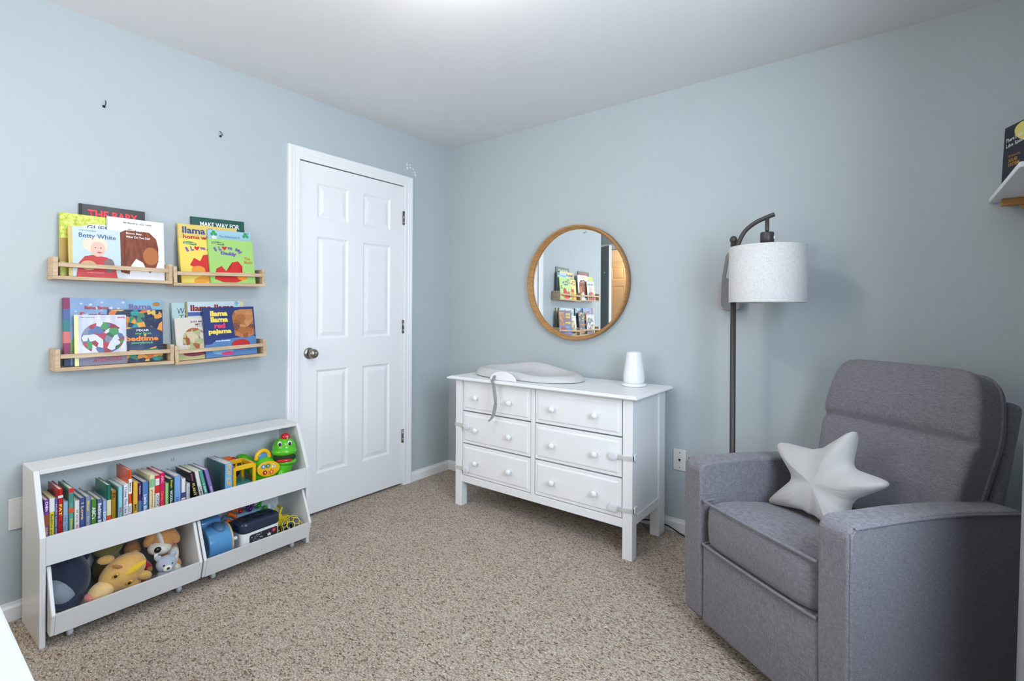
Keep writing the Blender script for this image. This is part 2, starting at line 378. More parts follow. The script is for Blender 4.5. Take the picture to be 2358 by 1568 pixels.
d1 = bpy.data.objects.new('door_1', None); COL.objects.link(d1); struct(d1, 'closed white six-panel door with a round nickel knob', 'door')
door_leaf(d1, -1.2145, -.4565, .014, 2.065, PANELS, WHITE)
kn = obj('knob', lathe([(0, 0), (.011, 0), (.011, .022), (.019, .028), (.027, .040), (.028, .052), (.023, .062), (.010, .067), (0, .068)], 28, axis='x'), STEEL, d1, True, (0, -1.152, .955)); kn['label'] = 'round brushed nickel knob'
obj('rosette', lathe([(.033, 0), (.033, .003), (.028, .008), (.012, .010)], 28, axis='x'), STEEL, kn, True)
for z0, z1 in ((1.802, 1.895), (1.052, 1.143), (.295, .387)):
    h = obj('hinge', lathe([(0, z0), (.0062, z0), (.0062, z0 + (z1 - z0) * .33), (.0055, z0 + (z1 - z0) * .335), (.0062, z0 + (z1 - z0) * .34), (.0062, z1), (0, z1)], 12), STEEL, d1, True, (.006, -.4545, 0))
    obj('hinge_plate', bx((-.004, -.010, z0), (-.001, .006, z1)), STEEL, h)
# entry doorway casing, ajar grey door (seen in the mirror), hall beyond
casing('trim_2', EX0, EX1, 2.06, lambda h, y, z: (y, YF + h, z))
GREYD = mat('grey_door_leaf', (152, 162, 166), .5, .02, 8)  # one even grey over the whole leaf and its panels
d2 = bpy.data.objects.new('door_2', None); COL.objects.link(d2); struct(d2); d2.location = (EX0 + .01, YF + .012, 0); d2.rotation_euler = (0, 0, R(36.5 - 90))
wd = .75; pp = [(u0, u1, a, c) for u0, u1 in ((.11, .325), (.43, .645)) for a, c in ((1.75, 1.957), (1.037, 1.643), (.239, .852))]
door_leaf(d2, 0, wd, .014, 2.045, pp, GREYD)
obj('edge_strip', bx((-.036, wd, .014), (0, wd + .002, 2.045)), WHITE, d2)
obj('over_door_hook', bx((-.05, wd - .12, 1.70), (.045, wd - .10, 1.72), .004), PLATEW, d2)
HALLW = mat('hall_warm_wall', (232, 214, 186), .8, .02, 6)
b = nb(); box(b, (-1.9, YF - 1.6, 0), (1.0, YF - 1.5, CH)); box(b, (-1.9, YF - 1.5, 0), (-1.8, YF - .1, CH)); box(b, (.95, YF - 1.5, 0), (1.05, YF - .1, CH)); box(b, (-1.9, YF - 1.6, CH), (1.05, YF - .1, CH + .1)); box(b, (-1.9, YF - 1.6, -.1), (1.05, YF - .1, 0))
struct(obj('wall_hall', b, HALLW))
d3 = bpy.data.objects.new('door_3', None); COL.objects.link(d3); struct(d3); d3.location = (-.95, YF - 1.498, 0); d3.rotation_euler = (0, 0, R(-90))
door_leaf(d3, -.75, 0, .014, 2.03, [(u0, u1, a, c) for u0, u1 in ((-.64, -.425), (-.32, -.105)) for a, c in ((1.75, 1.957), (1.037, 1.643), (.239, .852))], mat('warm_hall_door', (226, 196, 156), .5, .02))
d3.rotation_euler = (0, 0, R(90)); d3.location = (-1.15, YF - 1.46, 0)
hl = thing('hall_lamp', 'small glowing globe lamp on the hall wall seen in the mirror', 'lamp', (-.72, YF - 1.42, 1.93))
obj('globe', ell((0, 0, 0), (.07, .07, .075)), mat('lit_globe', (255, 236, 200), .5, 0, emit=(1, .82, .55, 9)), hl, True)
obj('bracket', bx((-.02, -.08, -.02), (.02, -.05, .02), .004), STEEL, hl)
pl = bpy.data.lights.new('hall_lamp_light', 'POINT'); pl.energy = HALL_POWER; pl.color = (1, .78, .5); pl.shadow_soft_size = .08
po = bpy.data.objects.new('hall_lamp_light', pl); COL.objects.link(po); po.location = (-.45, YF - 1.0, 2.1)
# unseen ceiling lamp; hanging globe form and place made up for soft light
cl = thing('ceiling_lamp', 'unseen ceiling lamp, its hanging globe made up for soft light', 'lamp', (1.62, -1.70, CH))
obj('canopy', lathe([(0, 0), (.05, 0), (.05, -.012), (.0, -.018)], 32), STEEL, cl, True)
obj('stem', lathe([(0, -.015), (.006, -.015), (.006, -.115), (0, -.115)], 12), STEEL, cl, True)
obj('globe', ell((0, 0, -.195), (.085, .085, .085), None, 32, 20), mat('lit_opal_glass', (250, 245, 238), .4, 0, emit=(1.0, .94, .87, LAMP)), cl, True)
# small wall fittings
hk = None
for i, (y, z, rx, lb) in enumerate(((-2.105, 2.081, 0, 'small black cup hook screwed high in the wall, the left one of two'), (-1.640, 2.085, 35, 'small black cup hook screwed high in the wall, the one nearer the door'))):
    h = thing('cup_hook', lb, 'hook', (0, y, z), (R(rx), 0, 0), 'cup hooks high on the wall')
    obj('hook_wire', tube(smooth_path([(0, -.001, -.004), (.014, -.001, -.004), (.024, -.001, -.001), (.028, -.001, .008), (.022, -.001, .015), (.018, -.001, .016)], 4), .0018, 8), BLACK, h, True)
    obj('collar', lathe([(0, 0), (.006, 0), (.004, .004), (0, .004)], 14, axis='x'), BLACK, h, True, (0, -.001, -.004))
dc = thing('wall_decal', 'tiny white constellation of stars stuck beside the door casing', 'decal', (0, -.427, 2.227))
for (y, z, r_, k) in ((-.427, 2.227, .012, 1), (-.399, 2.230, .005, 0), (-.423, 2.203, .012, 1), (-.401, 2.212, .005, 0), (-.391, 2.214, .004, 0), (-.370, 2.207, .006, 0), (-.358, 2.188, .006, 0), (-.350, 2.169, .013, 1)):
    u, v = y + .427, z - 2.227
    obj('star' if k else 'dot', prism(starp(u, v, r_, a=.3) if k else oval(u, v, r_, r_, 12), .0004, .0016, 'x'), PAPERW, dc)
DG = mat('dark_slot', (50, 48, 46), .6)
wp = thing('outlet_plate', 'white double outlet plate behind the left end of the bookcase', 'outlet', (0, -2.335, .409))
obj('plate', bx((.0005, -.057, -.060), (.007, .057, .060), .002), PLATEW, wp)
for z in (-.026, .026):
    s = obj('socket', prism(round_rect(-.017, .017, z - .02, z + .02, .009), .007, .0095, 'x'), PLATEW, wp, loc=(0, -.012, 0))
pj = thing('phone_jack_plate', 'white wall plate with a phone jack beside the dresser', 'wall plate', (1.773, 0, .396))
obj('plate', bx((-.035, -.007, -.058), (.035, -.0005, .058), .002), PLATEW, pj)
b = nb(); box(b, (-.006, -.0085, -.002), (.006, -.0065, .006)); box(b, (-.003, -.0085, -.008), (.003, -.0065, -.002)); obj('jack', b, DG, pj)
for z in (-.041, .041): obj('screw', lathe([(0, 0), (.003, 0), (.003, .001), (0, .001)], 10, axis='-y'), STEEL, pj, loc=(0, -.007, z))
cd = tag(obj('power_cord', tube(smooth_path([(1.30, -.05, .012), (1.45, -.10, .014), (1.56, -.06, .03), (1.62, -.035, .035), (1.70, -.022, .028), (1.74, -.03, .022), (1.80, -.05, .010), (1.88, -.09, .006), (1.94, -.15, .006), (1.955, -.21, .006)], 6), .0035, 8), BLACK, None, True), 'thin black power cord along the baseboard behind the dresser', 'cord')

# ================================================================== dresser
dr = thing('dresser', 'white six-drawer dresser with round knobs under the mirror', 'dresser', (0, 0, 0))
X0, X1, YD, YB, ZT = .530, 1.706, -.475, -.045, .782
tp = nb()
rows = [(0, ZT), (.030, ZT), (.038, ZT + .004), (.041, ZT + .009), (.038, ZT + .014), (.030, ZT + .016), (.026, ZT + .020), (.0, ZT + .020)]
rings = [[tp.verts.new(p) for p in ((X0 - u, YD - u, z), (X1 + u, YD - u, z), (X1 + u, YB + .01, z), (X0 - u, YB + .01, z))] for u, z in rows]
for a, c in zip(rings, rings[1:]):
    for i in range(4): tp.faces.new((a[i], a[(i + 1) % 4], c[(i + 1) % 4], c[i]))
tp.faces.new(rings[0]); tp.faces.new(rings[-1]); bmesh.ops.recalc_face_normals(tp, faces=tp.faces)
obj('top', tp, WHITE, dr)
for xa in (X0, X1 - .052):
    for ya in (YD, YB - .085): obj('leg', bx((xa, ya, 0), (xa + .052, ya + (.052 if ya == YD else .085), ZT), .0025), WHITE, dr)
for xa in (X0 + .008, X1 - .030): obj('side_panel', bx((xa, YD + .05, .205), (xa + .022, YB - .08, ZT)), WHITE, dr)
for xa in (X0 + .003, X1 - .040): obj('side_rail', bx((xa, YD + .05, .160), (xa + .037, YB - .08, .207), .002), WHITE, dr)
obj('front_rail', bx((X0 + .05, YD + .004, .150), (X1 - .05, YD + .040, .192), .002), WHITE, dr)
obj('centre_stile', bx((1.104, YD + .003, .188), (1.127, YD + .04, ZT), .0015), WHITE, dr)
obj('back_board', bx((X0 + .03, YB - .03, .2), (X1 - .03, YB - .02, ZT)), WHITE, dr)
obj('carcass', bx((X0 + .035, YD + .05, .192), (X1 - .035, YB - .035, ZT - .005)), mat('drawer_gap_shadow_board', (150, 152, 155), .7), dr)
KN = lathe([(0, 0), (.0075, 0), (.007, .008), (.010, .013), (.0155, .019), (.0165, .025), (.014, .031), (.007, .0345), (0, .035)], 20, axis='-y')
knm = bpy.data.meshes.new('knob'); KN.to_mesh(knm); KN.free(); knm.materials.append(WHITE)
for f in knm.polygons: f.use_smooth = True
for xa, xb, ks in ((.586, 1.100, (.706, .962)), (1.131, 1.647, (1.254, 1.508))):
    for za, zb in ((.594, .776), (.394, .586), (.196, .386)):
        b = nb(); rg = []
        for ins, h in ((0, .045), (0, .004), (.002, .002), (.016, .002), (.019, -.0015), (.024, -.003), (.028, -.003)):
            rg.append([b.verts.new((x, YD + .004 + h, z)) for x, z in ((xa + ins, za + ins), (xb - ins, za + ins), (xb - ins, zb - ins), (xa + ins, zb - ins))])
        for r0, r1 in zip(rg, rg[1:]):
            for i in range(4): b.faces.new((r0[i], r0[(i + 1) % 4], r1[(i + 1) % 4], r1[i]))
        b.faces.new(rg[-1]); b.faces.new(rg[0]); bmesh.ops.recalc_face_normals(b, faces=b.faces)
        d = obj('drawer', b, WHITE, dr)
        for k in ks: obj('knob', knm, None, d, loc=(k, YD + .002, (za + zb) / 2 - .003))
STRAP = mat('translucent_strap', (244, 244, 240), .4, .02)
LATCH = mat('latch_plastic', (226, 228, 232), .3, .02)
for side, z in ((0, .503), (0, .238), (1, .497), (1, .243)):
    if side == 0: path = [(X0 - .004, YD + .045), (X0 - .004, YD - .004), (X0, YD - .006), (.62, YD - .008)]; pc = (.628, YD - .010); qc = None
    else: path = [(1.61, YD - .008), (X1, YD - .006), (X1 + .004, YD - .003), (X1 + .004, YD + .028)]; pc = (1.608, YD - .010)
    b = nb(); prev = None
    for x, y in path:
        cur = [b.verts.new((x, y, z - .011)), b.verts.new((x, y, z + .011))]
        if prev: b.faces.new((prev[0], cur[0], cur[1], prev[1]))
        prev = cur
    bmesh.ops.solidify(b, geom=list(b.faces), thickness=.0015)
    s = obj('childproof_latch', b, STRAP, dr)
    s['label'] = 'translucent strap with white plastic latch pads'
    b = prism(round_rect(pc[0] - .024, pc[0] + .024, z - .019, z + .019, .016), pc[1] - .006, pc[1] + .008, 'y', .002, 1); obj('latch_pad', b, LATCH, s)
    b = prism(round_rect(pc[0] - .015, pc[0] + .015, z - .011, z + .011, .010), pc[1] - .008, pc[1] - .005, 'y', .001, 1); obj('release_button', b, LATCH, s)
    xx = X0 - .010 if side == 0 else X1 + .003
    obj('latch_pad', prism(round_rect(YD + .006, YD + .044, z - .018, z + .018, .012), xx, xx + .007, 'x', .002, 1), LATCH, s)
# --- things on the dresser
ZD = ZT + .020
PADM = mat('grey_foam', (.60, .60, .60), .55, .01, raw=True)
cp = thing('changing_pad', 'light grey peanut-shaped foam changing pad on the dresser', 'changing pad', (.925, -.255, ZD + .0006))
b = nb(); rings = []
NR = 64
for (rho, kz) in ((.93, 0), (1.0, .10), (1.0, .20), (.965, .62), (.91, .93), (.86, 1.0), (.80, .93), (.70, .62), (.55, .36), (.35, .28), (.15, .26), (0, .26)):
    ring = []
    for i in range(NR):
        t = 2 * math.pi * i / NR; c, s = math.cos(t), math.sin(t)
        e = 2.5; k = (abs(c) ** e + abs(s) ** e) ** (-1 / e)
        x, y = .372 * c * k, .186 * s * k
        y *= 1 - .10 * math.exp(-((x - .02) / .13) ** 2) + .02 * math.cos(x * 9)
        u = (x + .37) / .74                       # 0 head (left) .. 1 foot (right)
        rim = .052 + .030 * math.exp(-((u - .42) / .28) ** 2) * (.5 + .5 * math.sin(t)) - .012 * max(0, u - .55) * 2 - .012 * math.exp(-((u - .75) / .2) ** 2) * (.5 - .5 * math.sin(t))
        ring.append(b.verts.new((x * rho, y * rho, rim * kz if kz < .3 or rho > .5 else .017)))
    rings.append(ring)
for a, c in zip(rings, rings[1:]):
    for i in range(NR): b.faces.new((a[i], a[(i + 1) % NR], c[(i + 1) % NR], c[i]))
b.faces.new(rings[0]); bmesh.ops.remove_doubles(b, verts=b.verts, dist=1e-5); bmesh.ops.recalc_face_normals(b, faces=b.faces)
obj('foam_body', b, PADM, cp, True)
pts = [(.096 * math.cos(R(a)), .052 * math.sin(R(a))) for a in range(0, 181, 10)]
obj('strap_anchor', prism(pts, -.222, -.212, 'y', .002, 1), WHITE, cp, loc=(-.022, 0, .001))
RIB = mat('grey_webbing', (186, 188, 190), .8, .04, 300)
def ribbon(path, w, th=.0016):
    bm = nb(); prev = None
    for x, y, z, a in path:
        d = Vector((math.cos(a), math.sin(a), 0)) * w / 2; p = Vector((x, y, z)); cur = [bm.verts.new(p - d), bm.verts.new(p + d)]
        if prev: bm.faces.new((prev[0], cur[0], cur[1], prev[1]))
        prev = cur
    bmesh.ops.solidify(bm, geom=list(bm.faces), thickness=th); return bm
sp = [(-.078, -.224, .027, 0), (-.078, -.228, .018, 0), (-.072, -.246, .004, 0), (-.066, -.262, .002, 0), (-.060, -.268, -.003, 0), (-.050, -.272, -.014, .1), (-.040, -.274, -.05, .6), (-.033, -.274, -.09, .9), (-.031, -.274, -.115, 1.2)]
st = obj('safety_strap', ribbon(sp, .021), RIB, cp); st['label'] = 'grey strap hanging over the front edge of the dresser'
obj('buckle', bx((-.037, -.280, -.128), (-.024, -.268, -.112), .002), mat('grey_plastic', (150, 152, 155), .4), st)
obj('strap_end', ribbon([(-.030, -.274, -.128, 1.0), (-.036, -.274, -.16, .5), (-.044, -.276, -.195, .1), (-.056, -.280, -.215, -.2), (-.072, -.286, -.232, -.5)], .022), RIB, st)
sm = thing('sound_machine', 'white vase-shaped sound machine on a round foot on the dresser', 'sound machine', (1.578, -.172, ZD + .0006))
obj('foot', lathe([(0, 0), (.060, 0), (.066, .004), (.067, .009), (.062, .015), (.05, .017), (0, .017)], 40), WHITE, sm, True)
obj('body', lathe([(0, .0165), (.050, .0165), (.056, .024), (.0575, .045), (.055, .075), (.049, .115), (.044, .15), (.0405, .178), (.0395, .184), (.037, .186), (.036, .18), (0, .178)], 40), mat('white_ceramic', (.86, .86, .87), .3, .01, raw=True, coat=.2), sm, True)

# ================================================================== round mirror
mr = thing('round_mirror', 'round mirror in a bent oak frame above the dresser', 'mirror', (1.124, 0, 1.387), (R(90), 0, 0))
obj('mirror_glass', lathe([(0, .006), (.342, .006), (.342, .014), (0, .014)], 96), GLASS, mr)
obj('frame', lathe([(.334, .002), (.358, .002), (.358, .046), (.356, .049), (.348, .049), (.346, .046), (.343, .018), (.334, .016)], 128, False), WOODF, mr, True)

# ================================================================== floor lamp
LX, LY = 2.111, -.28
lp = thing('floor_lamp', 'dark metal arc floor lamp with a white linen drum shade', 'floor lamp', (LX, LY, 0))
obj('base', lathe([(0, .001), (.13, .001), (.132, .008), (.125, .018), (.02, .024), (0, .024)], 48), DARKM, lp, True)
obj('pole', lathe([(.0125, .02), (.0125, 1.528), (0, 1.528)], 24, False), DARKM, lp, True)
obj('finial', lathe([(0, 1.524), (.008, 1.526), (.0155, 1.534), (.0165, 1.545), (.011, 1.556), (0, 1.560)], 24), DARKM, lp, True)
ap = smooth_path([(.002, -.012, 1.30), (.004, -.012, 1.40), (.010, -.012, 1.46), (.024, -.012, 1.52), (.050, -.012, 1.572), (.090, -.012, 1.606), (.135, -.012, 1.626), (.172, -.012, 1.638)], 5)
obj('arm', tube(ap, .0095, 14), DARKM, lp, True)
b = nb(); box(b, (-.016, -.028, 1.345), (.022, .016, 1.365), .003); obj('clamp', b, DARKM, lp)
obj('hanger', lathe([(0, 1.566), (.0075, 1.566), (.0085, 1.572), (.0085, 1.624), (0, 1.624)], 16), DARKM, lp, True, (.143, -.012, 0))
so = obj('socket', lathe([(0, 1.490), (.028, 1.490), (.028, 1.558), (.026, 1.561), (.006, 1.561), (.004, 1.568), (0, 1.568)], 28), DARKM, lp, True, (.143, -.012, 0))
obj('switch', bx((.027, -.006, 1.530), (.033, .004, 1.542), .001), PLATEW, so)
obj('spider_ring', lathe([(.0285, 1.504), (.034, 1.502), (.034, 1.498), (.0285, 1.498)], 28), STEEL, so, True)
obj('bulb', ell((0, 0, 1.43), (.03, .03, .05)), mat('frosted_bulb', (235, 235, 230), .4, 0), so, True)
obj('shade', lathe([(.1555, 1.250), (.1555, 1.496), (.1540, 1.497), (.1530, 1.496), (.1530, 1.250), (.1540, 1.249), (.1555, 1.250)], 72, False), SHADE, lp, True, (.143, -.012, 0))
b = nb()
for k in range(3):
    a = R(20 + 120 * k); obj('shade_spoke', tube([(.033 * math.cos(a), .033 * math.sin(a), 1.500), (.153 * math.cos(a), .153 * math.sin(a), 1.493)], .0016, 6), PLATEW, lp, True, (.143, -.012, 0))
for zz in (1.253, 1.493): obj('shade_ring', tube([(.1525 * math.cos(2 * math.pi * i / 48), .1525 * math.sin(2 * math.pi * i / 48), zz) for i in range(48)], .0014, 6, True), PLATEW, lp, True, (.143, -.012, 0))
# grey caddy hung on the wall behind the lamp
HANG = mat('grey_soft_plastic', (122, 124, 128), .5, .02)
hc = thing('hanging_caddy', 'grey plastic caddy with a loop handle hung behind the lamp', 'caddy', (2.046, 0, 1.212))
pk = [(-.048, .0), (.030, .0), (.045, .012), (.048, .035), (.046, .158), (-.004, .158), (-.022, .170), (-.018, .180), (.0, .285), (.034, .285), (.034, .297), (-.004, .297), (-.020, .282), (-.030, .190), (-.040, .150), (-.046, .03)]
obj('face_plate', prism([(-.030, .010), (-.018, .002), (.030, .0), (.045, .012), (.048, .035), (.048, .152), (-.006, .160), (-.022, .170), (-.004, .276), (.010, .288), (.048, .294), (.048, .306), (.004, .303), (-.014, .292), (-.022, .276), (-.040, .166), (-.044, .06), (-.044, .03)], -.075, -.068, 'y', .002, 1), HANG, hc)
obj('pocket', prism([(-.062, .04), (-.056, .018), (-.040, .006), (.035, .004), (.047, .016), (.047, .145), (-.040, .148), (-.060, .144)], -.068, -.004, 'y', .006, 2), mat('pale_grey_plastic', (168, 168, 168), .5, .02), hc)

# ================================================================== picture ledges and their books
def ledge(label, y0, y1, z, tilt=0):
    t = thing('picture_ledge', label, 'shelf', (0, y0, z), (tilt, 0, 0), 'pine picture ledges on the wall'); L = y1 - y0; D = .100; H = .088
    for a in (0, L - .015): obj('end_piece', bx((.001, a, .014), (D, a + .015, H), .0012, 1), WOODL, t)
    obj('bottom_board', bx((.001, 0, 0), (D, L, .0138), .0012, 1), WOODL, t)
    obj('front_rail', bx((D - .011, .0155, .050), (D - .001, L - .0155, .067), .0012, 1), WOODL, t)
ledge('pine picture ledge in the upper row, the one farther from the door', -2.284, -1.8775, 1.321)
ledge('pine picture ledge in the upper row, the one nearer the door', -1.8730, -1.456, 1.313, .0345)
ledge('pine picture ledge in the lower row, the one farther from the door', -2.276, -1.869, .957)
ledge('pine picture ledge in the lower row, the one nearer the door', -1.8645, -1.448, .950, .038)
def pbook(label, y0, y1, zt, xb, xt, t, cover, zb=1.3355, spine=None, roll=0, free=False):
    """picture book standing on a ledge, cover to the room; local origin at the front cover's lower left"""
    w = y1 - y0
    if not free:                                   # stand on the ledge below: its board's top, tilted for the ledges by the door
        right = y0 > -1.8765; base, y_l, roll = ((1.313, -1.873, .0345) if right else (1.321, 0, 0)) if zt > 1.3 else ((.950, -1.8645, .038) if right else (.957, 0, 0))
        zb = base + .0138 + (max(0, y0 - y_l) * math.tan(roll) if right else 0) + t * math.sin(math.atan2(xb - xt, .25)) + .0012
    h = math.hypot(zt - zb, xb - xt); lean = math.atan2(xb - xt, zt - zb)
    r = thing('picture_book', label, 'book', (xb, y0, zb), (roll, -lean, 0), 'picture books on the ledges')
    cm = cover if isinstance(cover, bpy.types.Material) else mat('cover_%d_%d_%d' % cover, cover, .32, .03, 12, coat=.15)
    b = nb(); box(b, (-.0016, 0, 0), (0, w, h)); box(b, (-t, 0, 0), (-t + .0016, w, h)); box(b, (-t, -.0002, 0), (0, .0018, h))
    obj('cover', b, cm, r)
    obj('page_block', bx((-t + .0017, .002, .002), (-.0017, w - .003, h - .003)), PAGES, r)
    if spine: obj('spine_band', bx((-t - .0003, -.0006, -.0), (.0004, spine[1], h)), mat('cover_%d_%d_%d' % spine[0], spine[0], .32, .03, 12), r)
    return r, w, h
E1, E2 = .0005, .0009
BK, WT, NV = (28, 27, 32), (240, 240, 238), (40, 58, 110)
# upper row, left ledge
r, w, h = pbook('black picture book with red lettering at the back of the upper ledge', -2.189, -1.960, 1.645, .026, .012, .010, (38, 40, 46))
text('THE BABY', r, (E1, w * .50, h - .038), w * .76, .035, (232, 58, 66), bold=.03)
patch(r, [(.0, 0), (.010, 0), (.010, h), (0, h)], E1, (18, 18, 22), name='spine_fold')
leafy = ramp_mat('leafy_cover', [(.3, (150, 172, 60)), (.45, (196, 206, 70)), (.6, (222, 220, 120)), (.75, (176, 190, 110))], 'noise', (1, 1, 1), 70, 6, .35)
r, w, h = pbook('yellow-green leafy picture book half hidden on the upper ledge', -2.253, -2.045, 1.596, .043, .026, .009, leafy)
patch(r, [(.03, .03), (.055, h - .055), (.10, h - .035), (w - .01, h - .03), (w - .01, .03)], E1, (222, 226, 222))
patch(r, [(0, .06), (.03, .06), (.032, h * .6), (.0, h * .6)], E1, (176, 142, 62)); text('GUESS', r, (E2, .128, h - .049), .085, .018, (96, 98, 112), bold=.02)
r, w, h = pbook('white picture book with a brown painted shape on the upper ledge', -2.103, -1.896, 1.601, .060, .040, .010, (232, 233, 236))
BROWN = ramp_mat('painted_brown', [(.3, (96, 44, 24)), (.55, (132, 62, 32)), (.8, (158, 84, 42))], 'noise', (1, 10, 2), 9, 5, .4)
patch(r, [(.030, .03), (.030, h * .62), (.045, h * .76), (.075, h * .83), (.11, h * .81), (.150, h * .80), (.176, h * .70), (.184, h * .55), (.183, h * .32), (.170, .045), (.150, .03), (.135, .05), (.125, .075), (.10, .09), (.082, .06), (.075, .02)], E1, (0, 0, 0), material=BROWN)
patch(r, oval(.155, h * .40, .030, .040), E2, (176, 104, 46))
text('Bill Martin Jr / Eric Carle', r, (E2, w * .52, h - .020), w * .50, .009, (60, 60, 64), bold=.01)
for k, s in enumerate(('Brown Bear,', 'Brown Bear,', 'What Do You See?')): text(s, r, (.0012, (.095 if k < 2 else .109), h - .050 - .015 * k), (.060 if k < 2 else .090), .0095, WT, bold=.025)
r, w, h = pbook('pale blue picture book with a gold spine and a smiling portrait', -2.232, -2.062, 1.541, .078, .056, .007, (190, 208, 216), spine=((206, 184, 108), .012))
text('Betty White', r, (E2, w * .55, h - .036), w * .72, .025, (66, 104, 134), bold=.01)
text('a Little Golden Book', r, (E2, w * .36, h - .012), w * .33, .005, (110, 112, 108))
patch(r, [(.022, .0), (.030, .055), (.05, .085), (.075, .092), (.10, .09), (.125, .085), (.15, .05), (.158, .0)], E1, (190, 52, 54))
patch(r, oval(.085, .135, .042, .034), E1 * 1.4, (226, 214, 190)); patch(r, oval(.093, .118, .024, .032), E2, (226, 184, 166)); patch(r, oval(.098, .104, .008, .003), .0012, (196, 70, 70))
for e in (.085, .103): patch(r, oval(e, .124, .003, .002, 10), .0012, (70, 80, 110))
patch(r, oval(.062, .048, .026, .020), E2, (206, 164, 116)); patch(r, oval(.130, .052, .018, .030), E2, (120, 104, 108))
text('by Deborah Hopkinson', r, (.0012, .085, .018), .055, .004, (240, 220, 214))
# upper row, right ledge
r, w, h = pbook('dark green picture book with white capitals at the back of the upper ledge', -1.764, -1.516, 1.655, .026, .012, .012, (38, 86, 76), roll=.02)
text('MAKE WAY FOR', r, (E1, w * .53, h - .032), w * .74, .023, WT, bold=.02); text('DUCKLINGS', r, (E1, w * .60, h - .064), w * .6, .020, WT, bold=.02)
r, w, h = pbook('yellow picture book with blue lettering behind the upper ledge\'s front books', -1.827, -1.560, 1.611, .041, .027, .010, (226, 198, 110), roll=.02)
text('llama llama', r, (E1, w * .47, h - .028), w * .80, .032, (48, 70, 128), bold=.03); text('home with mama', r, (E1, w * .48, h - .060), w * .8, .022, (176, 44, 36), bold=.03)
r, w, h = pbook('light blue picture book with green clovers on the upper ledge', -1.703, -1.498, 1.599, .055, .037, .007, (158, 196, 214), roll=.02)
text('The Adventures of', r, (E1, w * .50, h - .030), w * .48, .012, (70, 96, 112))
for cu in (.028, w - .025):
    for du, dv in ((-.008, -.004), (.008, -.004), (0, .007)): patch(r, oval(cu + du, h - .018 + dv, .0075, .0075, 14), E1, (40, 158, 84))
patch(r, oval(.03, h - .038, .012, .010), E1, (226, 226, 220)); text('WITH CD', r, (E1, w - .022, h - .006), .026, .005, (40, 50, 60), bold=.02)
def love_cover(r, w, h, second):
    patch(r, [(.018, h - .026), (.074, h - .031), (.074, h - .020), (.046, h - .013), (.018, h - .016)], E1, (52, 128, 92)); text('SESAME STREET', r, (E2, .046, h - .0225), .050, .006, (236, 228, 130), bold=.03)
    PUR = (112, 96, 160)
    text('I', r, (E2, .032, h - .052), .010, .022, PUR, bold=.07, angle=.45); text('L', r, (E2, .054, h - .046), .013, .022, PUR, bold=.07, angle=.25)
    patch(r, [(.0745, h - .056), (.0635, h - .043), (.064, h - .037), (.0695, h - .035), (.0745, h - .0395), (.0795, h - .035), (.085, h - .037), (.0855, h - .043)], E2, (206, 30, 44), name='heart')
    text('ve', r, (E2, .100, h - .044), .026, .013, PUR, bold=.07, angle=-.1)
    if second:
        text('My', r, (E2, .142, h - .056), .036, .022, PUR, bold=.07, angle=-.45); text('Daddy', r, (E2, .093, h - .073), .074, .022, PUR, bold=.07, angle=-.06)
        text('This', r, (E2, w - .034, h - .092), .030, .015, (196, 124, 44), bold=.02); text('Much!', r, (E2, w - .030, h - .111), .040, .015, (196, 124, 44), bold=.02)
r, w, h = pbook('bright yellow picture book with purple title and red shape', -1.832, -1.690, 1.540, .0705, .0495, .007, (240, 214, 96), roll=.0345)
love_cover(r, w, h, False); text('My', r, (E2, .128, h - .050), .02, .018, (112, 96, 160), bold=.05, angle=-.3)
patch(r, [(.04, .085), (.06, .12), (.085, .105), (.10, .135), (.139, .142), (.139, .05), (.09, .055)], E1, (204, 38, 36)); patch(r, oval(.075, .062, .030, .020), E2, (232, 150, 46)); patch(r, oval(.10, .02, .05, .018, a=.3), E1, (226, 158, 54))
r, w, h = pbook('lime green picture book with purple title at the right of the upper ledge', -1.712, -1.498, 1.552, .082, .058, .007, (164, 208, 116), roll=.0345)
love_cover(r, w, h, True); patch(r, [(.02, .02), (.03, .07), (.055, .085), (.075, .06), (.095, .075), (.105, .105), (.135, .112), (.155, .085), (.150, .05), (.165, .02), (.12, .004), (.06, .004)], E1, (204, 38, 36)); patch(r, oval(.150, .035, .026, .020), E2, (236, 150, 44))
# lower row, left ledge
ZB = .9715
stars_blue = ramp_mat('star_sky_cover', [(.35, (120, 150, 190)), (.7, (150, 178, 208))], 'noise', (1, 1, 1), 8, 3, .35)
r, w, h = pbook('thick blue starry picture book with a striped spine on the lower ledge', -2.240, -2.033, 1.250, .056, .032, .022, stars_blue, ZB)
for k, c in enumerate(((40, 62, 100), (140, 42, 92), (206, 110, 104), (40, 118, 120), (72, 92, 150), (128, 36, 86))): obj('spine_band', bx((-.0225, -.0012, h * k / 6), (.0006, .019, h * (k + 1) / 6)), ink(c), r)
for k in range(16): patch(r, starp(.03 + .17 * random.random(), h - .012 - .10 * random.random(), .005 + .004 * random.random(), a=random.random()), E1, (200, 212, 228), name='printed_star')
text('llama llama', r, (E2, .105, h - .040), .080, .015, (168, 40, 44), bold=.04); text('5-minute', r, (E2, .118, h - .072), .140, .026, (178, 34, 46), bold=.04); patch(r, oval(.04, .07, .022, .05), E1, (120, 160, 80))
r, w, h = pbook('sky blue picture book with lilac lettering on the lower ledge', -2.031, -1.896, 1.248, .030, .015, .008, (128, 182, 208), ZB)
text('llama', r, (E1, .055, h - .031), .085, .022, (124, 96, 156), bold=.03); patch(r, oval(.115, h - .02, .015, .010), E1, (176, 124, 64))
night = ramp_mat('night_cover', [(.35, (28, 40, 70)), (.6, (44, 62, 100)), (.8, (60, 90, 120))], 'noise', (1, 1, 1), 14, 3, .3)
